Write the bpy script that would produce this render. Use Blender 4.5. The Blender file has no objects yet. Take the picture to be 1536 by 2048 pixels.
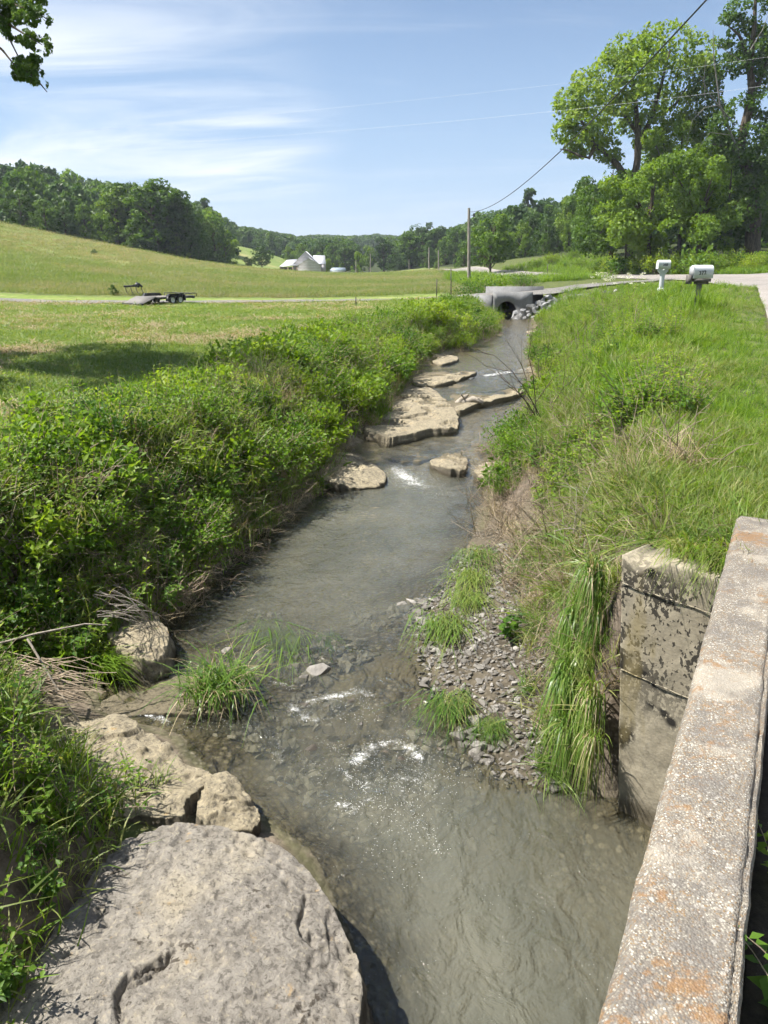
import bpy, math, numpy as np
from mathutils import Vector
R = math.radians
sc = bpy.context.scene
COL = sc.collection
rng = np.random.default_rng(7)
HAZE = 0.00027

# ------------------------------------------------------------------ camera, sky, sun, exposure
EYE = 3.9
PITCH = math.atan(494 / 1536)
cam = bpy.data.cameras.new('camera'); cam_o = bpy.data.objects.new('camera', cam); COL.objects.link(cam_o)
cam_o.location = (0, 0, EYE); cam_o.rotation_euler = (R(90) - PITCH, 0, 0)
cam.sensor_fit = 'VERTICAL'; cam.sensor_height = 34.6; cam.lens = 34.6 * 1536 / 2048
cam.clip_start = 0.05; cam.clip_end = 9000
sc.camera = cam_o
SUN_AZ, SUN_EL = -90, 57
world = bpy.data.worlds.new('World'); sc.world = world; world.use_nodes = True
WN, WL = world.node_tree.nodes, world.node_tree.links
bg = WN['Background']; bg.inputs[1].default_value = 0.058
sky = WN.new('ShaderNodeTexSky'); sky.sky_type = 'NISHITA'; sky.sun_disc = False
sky.sun_elevation = R(SUN_EL); sky.sun_rotation = R(SUN_AZ); sky.altitude = 200
sky.air_density = 1.0; sky.dust_density = 0.25; sky.ozone_density = 3.0
tc = WN.new('ShaderNodeTexCoord'); sep = WN.new('ShaderNodeSeparateXYZ'); WL.new(tc.outputs['Generated'], sep.inputs[0])
def wm(op, a, b=None, clamp=False):
    n = WN.new('ShaderNodeMath'); n.operation = op; n.use_clamp = clamp
    for i, v in enumerate((a, b)):
        if v is None: continue
        if isinstance(v, (int, float)): n.inputs[i].default_value = v
        else: WL.new(v, n.inputs[i])
    return n.outputs[0]
zz = wm('ADD', wm('MAXIMUM', sep.outputs[2], 0.0), 0.16)
comb = WN.new('ShaderNodeCombineXYZ'); WL.new(wm('DIVIDE', sep.outputs[0], zz), comb.inputs[0]); WL.new(wm('DIVIDE', sep.outputs[1], zz), comb.inputs[1])
def wnoise(scale, detail, rough, off, dist=0.6, stretch=(1, 1, 1)):
    mp = WN.new('ShaderNodeMapping'); WL.new(comb.outputs[0], mp.inputs[0]); mp.inputs[1].default_value = off; mp.inputs[3].default_value = stretch
    mp.inputs[2].default_value = (0, 0, R(25))
    n = WN.new('ShaderNodeTexNoise'); WL.new(mp.outputs[0], n.inputs[0]); n.inputs['Scale'].default_value = scale
    n.inputs['Detail'].default_value = detail; n.inputs['Roughness'].default_value = rough; n.inputs['Distortion'].default_value = dist
    return n.outputs[0]
def wramp(v, a, b):
    r = WN.new('ShaderNodeMapRange'); r.interpolation_type = 'SMOOTHSTEP'; WL.new(v, r.inputs[0]); r.inputs[1].default_value = a; r.inputs[2].default_value = b
    return r.outputs[0]
big = wramp(wnoise(0.33, 2, 0.5, (7.2, -2.2, 0), 0.4), 0.50, 0.64)
wisp = wramp(wnoise(1.2, 5, 0.6, (1.3, 2.2, 0), 0.8, (0.6, 1.5, 1)), 0.33, 0.68)
thin = wramp(wnoise(0.8, 5, 0.62, (5.3, 1.2, 0), 1.4, (0.5, 1.4, 1)), 0.46, 0.74)
cl = wm('ADD', wm('MULTIPLY', big, wisp), wm('MULTIPLY', thin, 0.26), True)
low = wramp(sep.outputs[2], 0.36, 0.0)
mixc = WN.new('ShaderNodeMixRGB'); WL.new(cl, mixc.inputs[0]); mixl = WN.new('ShaderNodeMixRGB'); WL.new(wm('MULTIPLY', low, 0.62), mixl.inputs[0]); WL.new(sky.outputs[0], mixl.inputs[1]); mixl.inputs[2].default_value = (3.4, 4.9, 7.4, 1); WL.new(mixl.outputs[0], mixc.inputs[1]); mixc.inputs[2].default_value = (7.6, 8.0, 8.6, 1)
WL.new(mixc.outputs[0], bg.inputs[0])
sd = bpy.data.lights.new('sun', 'SUN'); sd.energy = 5.0; sd.angle = R(0.53); sd.color = (1.0, 0.95, 0.87)
sun = bpy.data.objects.new('sun', sd); COL.objects.link(sun); sun.location = (-30, 10, 50)
sv = Vector((math.sin(R(SUN_AZ)) * math.cos(R(SUN_EL)), math.cos(R(SUN_AZ)) * math.cos(R(SUN_EL)), math.sin(R(SUN_EL))))
sun.rotation_euler = sv.to_track_quat('Z', 'Y').to_euler()
sc.view_settings.view_transform = 'Standard'; sc.view_settings.look = 'None'; sc.view_settings.gamma = 1
sc.view_settings.exposure = 1.25
sc.render.engine = 'CYCLES'
cy = sc.cycles
cy.max_bounces = 5; cy.diffuse_bounces = 2; cy.glossy_bounces = 2; cy.transmission_bounces = 2; cy.transparent_max_bounces = 8; cy.volume_bounces = 0
cy.use_denoising = True; cy.sample_clamp_indirect = 4; cy.sample_clamp_direct = 0; cy.caustics_reflective = False; cy.caustics_refractive = False
cy.use_adaptive_sampling = True; cy.adaptive_threshold = 0.045; cy.adaptive_min_samples = 16

# ------------------------------------------------------------------ helpers: survey points
_c, _s = math.cos(PITCH), math.sin(PITCH)
def ray(px, py):
    x = (px - 768) / 1536; d = (py - 1024) / 1536
    return x, _c - _s * d, -_s - _c * d
def on(px, py, z):
    x, y, w = ray(px, py); t = (z - EYE) / w
    return (x * t, y * t, z)
def at(px, py, Y):
    x, y, w = ray(px, py); t = Y / y
    return (x * t, Y, EYE + w * t)
def proj(x, y, z):
    zz = z - EYE; f = y * _c - zz * _s; u = y * _s + zz * _c
    return 768 + 1536 * x / f, 1024 - 1536 * u / f

# ------------------------------------------------------------------ helpers: noise
def _h(ix, iy, iz, seed):
    n = (ix * 374761393 + iy * 668265263 + iz * 2147483647 + seed * 1274126177) & 0xFFFFFFFF
    n = ((n ^ (n >> 13)) * 1274126177) & 0xFFFFFFFF
    n = ((n ^ (n >> 16)) * 2246822519) & 0xFFFFFFFF
    return ((n ^ (n >> 15)) & 0xFFFFFF) / float(0xFFFFFF)
def vnoise(p, seed=0):
    p = np.asarray(p, float); i = np.floor(p).astype(np.int64); f = p - i; f = f * f * (3 - 2 * f)
    r = 0
    for dx in (0, 1):
        for dy in (0, 1):
            for dz in (0, 1):
                w = (f[:, 0] if dx else 1 - f[:, 0]) * (f[:, 1] if dy else 1 - f[:, 1]) * (f[:, 2] if dz else 1 - f[:, 2])
                r = r + w * _h(i[:, 0] + dx, i[:, 1] + dy, i[:, 2] + dz, seed)
    return r
def fbm(p, octaves=4, seed=0, gain=0.5):
    p = np.asarray(p, float); r = 0; a = 1; t = 0
    for o in range(octaves):
        r = r + a * vnoise(p * 2 ** o + 17.3 * o, seed + o); t += a; a *= gain
    return r / t
def n2(x, y, scale, octaves=3, seed=0):
    x = np.asarray(x, float).ravel(); y = np.asarray(y, float).ravel()
    return fbm(np.stack([x * scale, y * scale, np.full_like(x, 0.5)], 1), octaves, seed)
def sstep(a, b, x):
    t = np.clip((x - a) / (b - a), 0, 1); return t * t * (3 - 2 * t)

# ------------------------------------------------------------------ helpers: meshes and objects
def mk(name, V, F, attrs=None, mats=(), midx=None, smooth=False):
    """V (n,3); F either an (m,3)/(m,4) array, or a list of such arrays"""
    V = np.asarray(V, np.float32)
    Fs = F if isinstance(F, list) else [F]
    Fs = [np.asarray(f, np.int32) for f in Fs if len(f)]
    me = bpy.data.meshes.new(name)
    me.vertices.add(len(V)); me.vertices.foreach_set('co', V.ravel())
    loops = np.concatenate([f.ravel() for f in Fs]); tot = np.concatenate([np.full(len(f), f.shape[1], np.int32) for f in Fs])
    me.loops.add(len(loops)); me.loops.foreach_set('vertex_index', loops)
    me.polygons.add(len(tot)); st = np.concatenate([[0], np.cumsum(tot)[:-1]]).astype(np.int32)
    me.polygons.foreach_set('loop_start', st); me.polygons.foreach_set('loop_total', tot)
    if midx is not None: me.polygons.foreach_set('material_index', np.asarray(midx, np.int32))
    if smooth: me.polygons.foreach_set('use_smooth', np.ones(len(tot), bool))
    me.update(calc_edges=True); me.validate()
    for k, v in (attrs or {}).items():
        a = me.attributes.new(k, 'FLOAT', 'POINT'); a.data.foreach_set('value', np.asarray(v, np.float32))
    for m in mats: me.materials.append(m)
    return me
def link(name, me, parent=None, loc=None, rot=None, scale=None):
    o = bpy.data.objects.new(name, me); COL.objects.link(o)
    if parent is not None: o.parent = parent
    if loc is not None: o.location = loc
    if rot is not None: o.rotation_euler = rot
    if scale is not None: o.scale = scale if hasattr(scale, '__len__') else (scale,) * 3
    return o
def tag(o, label, cat=None, group=None, kind=None):
    if label: o['label'] = label
    if cat: o['category'] = cat
    if group: o['group'] = group
    if kind: o['kind'] = kind
    return o
def thing(name, label, cat, loc=(0, 0, 0), rz=0, group=None):
    o = link(name, None, None, loc, (0, 0, rz)); return tag(o, label, cat, group)
def struct(o):
    o['kind'] = 'structure'; return o
class MB:
    def __init__(s): s.V = []; s.F = []; s.n = 0; s.rn = []
    def add(s, V, F, r=None):
        V = np.asarray(V, float); F = np.asarray(F, int)
        s.V.append(V); s.F.append(F + s.n); s.n += len(V)
        s.rn.append(np.full(len(V), 0.5) if r is None else (np.full(len(V), r) if np.isscalar(r) else np.asarray(r)))
        return s
    def box(s, c, size, rz=0, rx=0, ry=0, r=None):
        h = np.array(size) / 2
        v = np.array([(x, y, z) for z in (-1, 1) for y in (-1, 1) for x in (-1, 1)], float) * h
        v = v @ rotm(rx, ry, rz).T + np.array(c)
        return s.add(v, [(0, 2, 3, 1), (4, 5, 7, 6), (0, 1, 5, 4), (2, 6, 7, 3), (0, 4, 6, 2), (1, 3, 7, 5)], r)
    def tube(s, pts, rad, n=6, r=None, cap=True):
        pts = np.asarray(pts, float); rad = np.broadcast_to(np.asarray(rad, float), (len(pts),))
        T = np.gradient(pts, axis=0); T /= np.linalg.norm(T, axis=1, keepdims=True) + 1e-9
        up = np.array([0.21, 0.13, 0.97]) if abs(T[0][2]) < 0.9 else np.array([1.0, 0.1, 0])
        V = []
        a = np.arange(n) * 2 * math.pi / n
        for p, t, q in zip(pts, T, rad):
            u = np.cross(t, up); u /= np.linalg.norm(u) + 1e-9; w = np.cross(u, t)
            V.append(p + q * (np.cos(a)[:, None] * u + np.sin(a)[:, None] * w))
        m = len(pts); F = []
        for i in range(m - 1):
            for j in range(n):
                F.append((i * n + j, i * n + (j + 1) % n, (i + 1) * n + (j + 1) % n, (i + 1) * n + j))
        V = np.concatenate(V)
        s.add(V, F, r)
        if cap:
            for e, ring, cc in ((0, list(range(n))[::-1], pts[0]), (1, list(range((m - 1) * n, m * n)), pts[-1])):
                base = s.n; s.add(np.vstack([V[ring], cc]), [(k, (k + 1) % n, n, n) for k in range(n)], r)
        return s
    def mesh(s, name, mats=(), smooth=False):
        V = np.concatenate(s.V)
        f3 = [f for f in s.F if f.shape[1] == 3]; f4 = [f for f in s.F if f.shape[1] == 4]
        Fs = []
        if f3: Fs.append(np.concatenate(f3))
        if f4:
            q = np.concatenate(f4); deg = q[:, 2] == q[:, 3]
            if deg.any(): Fs.append(q[deg][:, :3])
            if (~deg).any(): Fs.append(q[~deg])
        return mk(name, V, Fs, {'rnd': np.concatenate(s.rn)}, mats, smooth=smooth)
def rotm(rx, ry, rz):
    cx, sx, cy_, sy, cz, sz = math.cos(rx), math.sin(rx), math.cos(ry), math.sin(ry), math.cos(rz), math.sin(rz)
    return np.array([[cz, -sz, 0], [sz, cz, 0], [0, 0, 1]]) @ np.array([[cy_, 0, sy], [0, 1, 0], [-sy, 0, cy_]]) @ np.array([[1, 0, 0], [0, cx, -sx], [0, sx, cx]])

# ------------------------------------------------------------------ materials
class NT:
    def __init__(s, name):
        s.m = bpy.data.materials.new(name); s.m.use_nodes = True; s.t = s.m.node_tree; s.N = s.t.nodes; s.L = s.t.links
        s.b = s.N['Principled BSDF']; s.out = s.N['Material Output']
        s._pos = None
    def lk(s, a, b): s.L.new(a, b)
    def put(s, sock, v):
        if hasattr(v, 'is_linked') or hasattr(v, 'links'): s.L.new(v, sock)
        elif isinstance(v, (tuple, list)) and len(v) == 3 and sock.type == 'RGBA': sock.default_value = (*v, 1)
        else: sock.default_value = v
    def pos(s, kind='W'):
        if kind == 'W':
            if s._pos is None: s._pos = s.N.new('ShaderNodeNewGeometry').outputs['Position']
            return s._pos
        return s.N.new('ShaderNodeTexCoord').outputs['Object']
    def mapped(s, vec, sc_):
        n = s.N.new('ShaderNodeMapping'); s.lk(vec, n.inputs[0]); n.inputs[3].default_value = sc_; return n.outputs[0]
    def noise(s, vec, scale, detail=4, rough=0.55, dist=0.0):
        n = s.N.new('ShaderNodeTexNoise'); s.lk(vec, n.inputs['Vector']); n.inputs['Scale'].default_value = scale
        n.inputs['Detail'].default_value = detail; n.inputs['Roughness'].default_value = rough; n.inputs['Distortion'].default_value = dist
        return n.outputs[0]
    def vor(s, vec, scale, feat='F1', out='Distance', rand=1.0):
        n = s.N.new('ShaderNodeTexVoronoi'); n.feature = feat; s.lk(vec, n.inputs['Vector']); n.inputs['Scale'].default_value = scale
        n.inputs['Randomness'].default_value = rand
        return n.outputs[out]
    def ramp(s, v, a, b, lo=0.0, hi=1.0):
        n = s.N.new('ShaderNodeMapRange'); n.interpolation_type = 'SMOOTHSTEP'; s.put(n.inputs[0], v)
        n.inputs[1].default_value = a; n.inputs[2].default_value = b; n.inputs[3].default_value = lo; n.inputs[4].default_value = hi
        return n.outputs[0]
    def mix(s, f, a, b, mode='MIX'):
        n = s.N.new('ShaderNodeMixRGB'); n.blend_type = mode; s.put(n.inputs[0], f); s.put(n.inputs[1], a); s.put(n.inputs[2], b); return n.outputs[0]
    def math(s, op, a, b=0.0, clamp=False):
        n = s.N.new('ShaderNodeMath'); n.operation = op; n.use_clamp = clamp; s.put(n.inputs[0], a); s.put(n.inputs[1], b); return n.outputs[0]
    def attr(s, name):
        n = s.N.new('ShaderNodeAttribute'); n.attribute_name = name; return n.outputs['Fac']
    def rand(s): return s.N.new('ShaderNodeObjectInfo').outputs['Random']
    def bump(s, h, strength=0.5, dist=0.01, prev=None):
        n = s.N.new('ShaderNodeBump'); n.inputs['Strength'].default_value = strength; n.inputs['Distance'].default_value = dist
        s.lk(h, n.inputs['Height'])
        if prev is not None: s.lk(prev, n.inputs['Normal'])
        return n.outputs[0]
    def fin(s, col=None, rough=None, nrm=None, spec=None, metal=None):
        if col is not None: s.put(s.b.inputs['Base Color'], col)
        if rough is not None: s.put(s.b.inputs['Roughness'], rough)
        if nrm is not None: s.lk(nrm, s.b.inputs['Normal'])
        if spec is not None: s.b.inputs['Specular IOR Level'].default_value = spec
        if metal is not None: s.b.inputs['Metallic'].default_value = metal
        return s.m
def leafmat(name, c1, c2, c3, trans=0.4, rough=0.5, tcol=1.5, patch=None):
    """c1..c3: the span of leaf colours from leaf to leaf and plant to plant"""
    t = NT(name); r = t.attr('rnd'); o = t.rand()
    f = t.math('ADD', t.math('MULTIPLY', r, 0.5), t.math('MULTIPLY', o, 0.5))
    a = t.mix(t.ramp(f, 0.15, 0.55), c1, c2); a = t.mix(t.ramp(f, 0.55, 0.95), a, c3)
    if patch:
        a = t.mix(t.ramp(t.noise(t.mapped(t.pos(), (0.45, 1, 1)), patch[1], 5, 0.65), 0.42, 0.62), a, t.mix(1.0, a, patch[0], 'MULTIPLY'))
    t.fin(a, rough, spec=0.3)
    tr = t.N.new('ShaderNodeBsdfTranslucent')
    g = t.mix(1.0, a, (tcol * 1.05, tcol, tcol * 0.45), 'MULTIPLY'); t.lk(g, tr.inputs[0])
    ms = t.N.new('ShaderNodeMixShader'); ms.inputs[0].default_value = trans
    t.lk(t.b.outputs[0], ms.inputs[1]); t.lk(tr.outputs[0], ms.inputs[2]); t.lk(ms.outputs[0], t.out.inputs[0])
    return t.m
def plain(name, col, rough=0.6, var=0.12, scale=6, metal=0.0, bumps=0.0, spec=0.4):
    t = NT(name); n = t.noise(t.pos('O'), scale, 5, 0.6)
    c = t.mix(t.ramp(n, 0.3, 0.7), tuple(max(0, x * (1 - var)) for x in col), tuple(min(1, x * (1 + var)) for x in col))
    nr = t.bump(t.noise(t.pos('O'), scale * 6, 4), bumps, 0.01) if bumps else None
    return t.fin(c, rough, nr, spec, metal)

M = {}
M['grass'] = leafmat('grass_blades', (0.07, 0.145, 0.014), (0.14, 0.24, 0.022), (0.22, 0.31, 0.045), 0.5)
M['grass_seed'] = leafmat('grass_gone_to_seed', (0.10, 0.16, 0.03), (0.19, 0.23, 0.065), (0.31, 0.30, 0.13), 0.4)
M['grass_mown'] = leafmat('mown_grass', (0.065, 0.125, 0.016), (0.135, 0.205, 0.03), (0.27, 0.28, 0.10), 0.40)
M['meadow'] = leafmat('meadow_grass', (0.095, 0.165, 0.035), (0.155, 0.21, 0.055), (0.25, 0.25, 0.12), 0.42, patch=((1.45, 1.1, 1.9), 0.055))
M['straw'] = leafmat('straw', (0.22, 0.17, 0.10), (0.34, 0.27, 0.16), (0.46, 0.38, 0.25), 0.2)
M['wetgrass'] = leafmat('water_grass', (0.06, 0.13, 0.02), (0.14, 0.23, 0.04), (0.27, 0.31, 0.08), 0.35, 0.35)
M['leaf_bank'] = leafmat('bank_leaves', (0.045, 0.11, 0.014), (0.115, 0.215, 0.022), (0.24, 0.33, 0.04), 0.46)
M['leaf_yellow'] = leafmat('yellow_green_leaves', (0.095, 0.18, 0.016), (0.175, 0.27, 0.024), (0.29, 0.36, 0.045), 0.5)
M['leaf_tree'] = leafmat('tree_leaves', (0.048, 0.10, 0.014), (0.088, 0.165, 0.02), (0.16, 0.24, 0.036), 0.44)
M['leaf_dark'] = leafmat('dark_tree_leaves', (0.03, 0.066, 0.015), (0.056, 0.112, 0.022), (0.10, 0.165, 0.034), 0.4)
M['leaf_light'] = leafmat('light_tree_leaves', (0.075, 0.145, 0.016), (0.135, 0.225, 0.024), (0.225, 0.30, 0.042), 0.48)
M['leaf_far'] = leafmat('far_tree_leaves', (0.03, 0.07, 0.017), (0.055, 0.115, 0.024), (0.10, 0.17, 0.035), 0.36)
def barkmat(name, a, b):
    t = NT(name); p = t.mapped(t.pos('O'), (1, 1, 0.18)); n = t.noise(p, 9, 6, 0.65)
    return t.fin(t.mix(t.ramp(n, 0.3, 0.7), a, b), 0.9, t.bump(n, 0.8, 0.03), 0.15)
M['bark'] = barkmat('bark', (0.035, 0.028, 0.02), (0.13, 0.105, 0.08))
M['bark_grey'] = barkmat('grey_bark', (0.08, 0.075, 0.065), (0.25, 0.235, 0.21))
M['twig'] = barkmat('dry_twigs', (0.15, 0.115, 0.08), (0.38, 0.31, 0.225))
M['deadwood'] = barkmat('dead_wood', (0.17, 0.15, 0.12), (0.36, 0.32, 0.265))

# ------------------------------------------------------------------ lie of the land
LX = np.array([(-8, -0.8), (0, -0.4), (2.5, -0.2), (3.57, -0.15), (4.4, -0.5), (4.81, -0.95), (5.29, -1.4), (5.7, -1.7), (6.09, -2.5), (6.8, -2.85), (7.5, -2.6), (7.95, -2.4), (8.36, -2.31), (9.64, -2.08),
      (11.07, -1.74), (12.95, -1.13), (14, -0.9), (16.45, -0.85), (17.5, -0.3), (20, 0.2), (23.6, 0.7), (28, 1.3), (31, 2.0), (33.5, 3.6), (38, 5.0), (41.3, 6.1), (48, 6.9), (53, 7.2), (57, 7.2), (75, 5.0)])
RX = np.array([(-8, 3.6), (0, 3.6), (2.6, 3.6), (3.4, 3.05), (4.42, 2.25), (4.8, 1.95), (4.98, 1.85), (5.06, 1.28), (5.22, 1.08), (6.0, 0.77), (6.6, 0.55), (8.36, 0.55), (9.64, 1.02), (11.56, 1.52), (13.94, 1.99), (15.1, 2.34),
      (18.66, 3.59), (23.6, 4.63), (28, 5.3), (33.8, 6.32), (42, 8.2), (52.8, 9.9), (57, 9.6), (75, 7.5)])
def xl(y): return np.interp(y, LX[:, 0], LX[:, 1])
def xr(y): return np.interp(y, RX[:, 0], RX[:, 1])
def wl(x, y):
    return (0.06 * sstep(5.6, 7.4, y) + 0.13 * sstep(14.0, 15.4, y - 0.1 * x) + 0.13 * sstep(-0.35, 0.25, y - 17.67 - 1.35 * x)
            + 0.12 * sstep(-0.5, 0.3, y - 23.3 - 0.97 * x) + 0.06 * sstep(30, 52, y))
G = [(-3, 3, 1.0), (-6, 3, 1.5), (-4.5, 8, 1.35), (-9, 12, 1.4), (-3.5, 16, 1.3), (-2.5, 24, 1.3), (-10, 25, 1.3), (-1, 32, 1.35), (2, 42, 1.4), (5, 52, 1.65), (-17, 58, 1.22),
     (-26, 60, 1.3), (2, 61, 1.45), (-5, 60, 1.32), (-8, 42, 1.28), (-20, 40, 1.3), (-14, 18, 1.4), (7.2, 56, 1.95), (-5.5, 5.5, 1.3),
     (1.5, 2, 2.0), (4, 2, 2.0), (-1, -3, 2.0), (6, 12, 2.25), (10, 10, 2.25), (11.5, 23, 2.6), (18, 39, 2.75), (24, 59, 2.85), (20, 77, 2.75), (35, 74, 3.15), (30, 84, 2.95), (24, 101, 2.75), (28, 40, 2.85), (16, 112, 2.7), (9.5, 150, 2.7),
     (2.6, 5.2, 2.06), (2.3, 6.2, 2.05), (4, 9, 2.12), (3.4, 13, 2.0), (5, 18, 2.2), (6.8, 24, 2.1), (8.6, 32, 1.9), (10.2, 40, 1.65), (13, 47, 1.75), (12.2, 52, 1.85), (9.5, 55, 2.0), (15, 58, 2.5),
     (8, 20, 2.3), (9.6, 24.3, 2.62), (13.2, 35, 2.88), (4.7, 10.4, 2.02), (-5, -5, 1.8), (6, -6, 2), (-60, -20, 3), (60, 0, 8), (0, -80, 2), (60, -60, 4), (-80, -80, 3), (-40, 30, 2), (14, 15, 2.6), (30, 25, 4.0), (60, 40, 9)]
G += [at(*q) for q in [(0, 445, 132), (150, 475, 134), (300, 505, 140), (380, 522, 146), (480, 535, 172), (590, 548, 205), (0, 575, 70), (0, 500, 100), (200, 575, 72), (220, 525, 105), (400, 560, 90), (600, 570, 95),
      (760, 548, 200), (680, 550, 205), (470, 490, 262), (600, 537, 250), (540, 508, 262), (470, 520, 215), (1300, 541, 95), (1536, 527, 95), (1510, 502, 104), (1200, 537, 106), (1100, 538, 114), (980, 542, 126),
      (1200, 503, 124), (1100, 511, 132), (1020, 520, 140), (860, 543, 200), (860, 535, 235), (940, 535, 150), (560, 545, 300), (650, 547, 300), (740, 546, 320), (840, 544, 320), (650, 540, 420), (760, 540, 420)]]
G += [(x, y, z - h) for (x, y, z), h in [(at(0, 318, 260), 13), (at(-300, 300, 260), 13), (at(200, 350, 280), 13), (at(400, 398, 320), 14), (at(480, 442, 390), 13), (at(560, 467, 450), 13), (at(640, 470, 600), 13),
      (at(720, 472, 750), 13), (at(790, 470, 800), 13), (at(1230, 350, 230), 14), (at(1060, 400, 330), 14), (at(1000, 418, 380), 14), (at(900, 460, 450), 13), (at(840, 478, 540), 13), (at(1536, 285, 200), 14), (at(1900, 260, 200), 14)]]
for a in range(-180, 180, 24):
    G.append((2400 * math.sin(R(a)), 2400 * math.cos(R(a)), 26)); G.append((6000 * math.sin(R(a)), 6000 * math.cos(R(a)), 10))
G = np.array(G, float)
def plog(x, y):
    r = np.maximum(np.hypot(x, y), 1.5); a = np.arctan2(x, y); return a, np.log(r)
ga, gr = plog(G[:, 0], G[:, 1])
ga3 = np.concatenate([ga, ga - 2 * np.pi, ga + 2 * np.pi]); gr3 = np.tile(gr, 3); gz3 = np.tile(G[:, 2], 3)
keep = np.abs(ga3) < 1.6 * np.pi; ga3, gr3, gz3 = ga3[keep], gr3[keep], gz3[keep]
def phi(d2): return np.sqrt(d2 + 0.02 ** 2)
_A = phi((ga3[:, None] - ga3[None]) ** 2 + (gr3[:, None] - gr3[None]) ** 2); nG = len(ga3)
_A = np.block([[_A + 0 * np.eye(nG), np.ones((nG, 1))], [np.ones((1, nG)), np.zeros((1, 1))]])
_W = np.linalg.solve(_A, np.concatenate([gz3, [0]]))
def base(x, y):
    x = np.asarray(x, float); sh = x.shape; x = x.ravel(); y = np.asarray(y, float).ravel(); a, l = plog(x, y); out = np.empty(len(x))
    for i in range(0, len(x), 20000):
        s_ = slice(i, i + 20000)
        out[s_] = phi((a[s_, None] - ga3[None]) ** 2 + (l[s_, None] - gr3[None]) ** 2) @ _W[:-1] + _W[-1]
    return out.reshape(sh)
def smooth_poly(P, n=12):
    P = np.array(P, float); t = np.concatenate([[0], np.cumsum(np.hypot(*np.diff(P[:, :2], axis=0).T))]); u = np.linspace(0, t[-1], n * (len(P) - 1) + 1)
    Q = np.stack([np.interp(u, t, P[:, k]) for k in range(P.shape[1])], 1)
    for _ in range(n // 2): Q[1:-1] = (Q[:-2] + 2 * Q[1:-1] + Q[2:]) / 4
    return Q
RI = smooth_poly([(-3.1, -6.2), (0.86, 1.3), (2.68, 4.86), (5.6, 10.5), (11.0, 22.8), (18, 39), (22.8, 55), (22.6, 67), (19.5, 79), (14.8, 108), (9.5, 150), (7.5, 185), (6, 215)])
RO = smooth_poly([(2.0, -8.8), (6.0, -1.4), (7.8, 2.2), (10.6, 8), (16.6, 20.5), (26, 40), (33.5, 58), (35, 72), (29, 85), (20, 113), (13.5, 150), (11.5, 185), (10, 215)])
DC = smooth_poly([(24, 66), (19, 61.5), (14, 57.5), (9.5, 54.8), (6, 56.5), (2, 60), (-5, 60.3), (-17, 59.9), (-30, 59.5), (-48, 60)])
def inpoly(x, y, P):
    r = np.zeros(x.shape, bool); n = len(P)
    for i in range(n):
        x0, y0 = P[i]; x1, y1 = P[i - 1]
        if y0 == y1: continue
        r ^= ((y0 > y) != (y1 > y)) & (x < (x1 - x0) * (y - y0) / (y1 - y0) + x0)
    return r
ROADP = np.concatenate([RI, RO[::-1]])
def on_road(x, y):
    m = inpoly(x, y, ROADP); return m
def dist_line(x, y, P):
    d = np.full(x.shape, 1e9)
    for a, b in zip(P[:-1], P[1:]):
        v = b - a; t = np.clip(((x - a[0]) * v[0] + (y - a[1]) * v[1]) / (v @ v), 0, 1)
        d = np.minimum(d, np.hypot(x - a[0] - t * v[0], y - a[1] - t * v[1]))
    return d
def ground(x, y, raw=False):
    x = np.asarray(x, float); y = np.asarray(y, float)
    b = base(x, y)
    near = np.hypot(x, y)
    b = b + (n2(x, y, 0.9, 3, 3).reshape(x.shape) - 0.5) * 0.16 * sstep(2, 6, near) + (n2(x, y, 0.05, 3, 9).reshape(x.shape) - 0.5) * 1.6 * sstep(90, 220, near)
    if raw: return b
    w = wl(x, y); L_, R_ = xl(y), xr(y)
    jl = (n2(x, y, 1.3, 3, 21).reshape(x.shape) - 0.5) * 0.5
    dl = L_ - x + jl * sstep(6, 9, y); dr = x - R_ + jl * sstep(5, 7, y) * 0.8
    inside = np.minimum(-dl, -dr)
    dep = np.interp(y, [-5, 3.8, 4.8, 5.6, 7.2, 8.2, 12, 13.6, 14.6, 15.5, 60], [0.55, 0.5, 0.30, 0.09, 0.07, 0.2, 0.35, 0.3, 0.10, 0.06, 0.09])
    dep = dep * (1 - 0.5 * sstep(0.3, 1.4, x) * sstep(5.2, 4.4, y))
    bumpy = (n2(x, y, 2.2, 3, 5).reshape(x.shape) - 0.5) * 0.16
    bed = w - np.maximum(dep * sstep(-0.1, 0.9, inside) + bumpy * sstep(0, .5, inside), -0.03)
    d1l = np.interp(y, [0, 2.5, 4.6, 6.5, 7.4, 9], [1.7, 1.7, 1.3, 1.3, 0.3, 0.1]); sll = np.interp(y, [4, 7, 9, 20, 40], [1.3, 1.2, 1.15, 0.8, 0.7])
    zl = w + 0.16 * np.minimum(dl, d1l) + sll * np.maximum(dl - d1l, 0)
    d1r = np.interp(y, [0, 4.98, 5.06, 6, 7, 8.36, 10, 12, 14], [0.0, 0.0, 0.22, 0.75, 1.0, 1.2, 0.85, 0.3, 0.15]); slr = np.interp(y, [4.9, 5.1, 6, 7, 9, 20, 40], [7, 4.5, 3.2, 2.0, 1.3, 0.9, 0.7])
    zr = w + 0.2 * np.minimum(dr, d1r) + slr * np.maximum(dr - d1r, 0)
    c = np.where(inside > 0, bed, np.where(dl > dr, zl, zr))
    c = np.where(y > 58, np.where(y > 75, 99, c + (y - 58) * 0.1), c)
    k = 0.12; h = np.clip(0.5 + 0.5 * (b - c) / k, 0, 1)
    z = b * (1 - h) + c * h - k * h * (1 - h)
    return z
def gz(x, y): return float(ground(np.array([float(x)]), np.array([float(y)]))[0])

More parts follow.
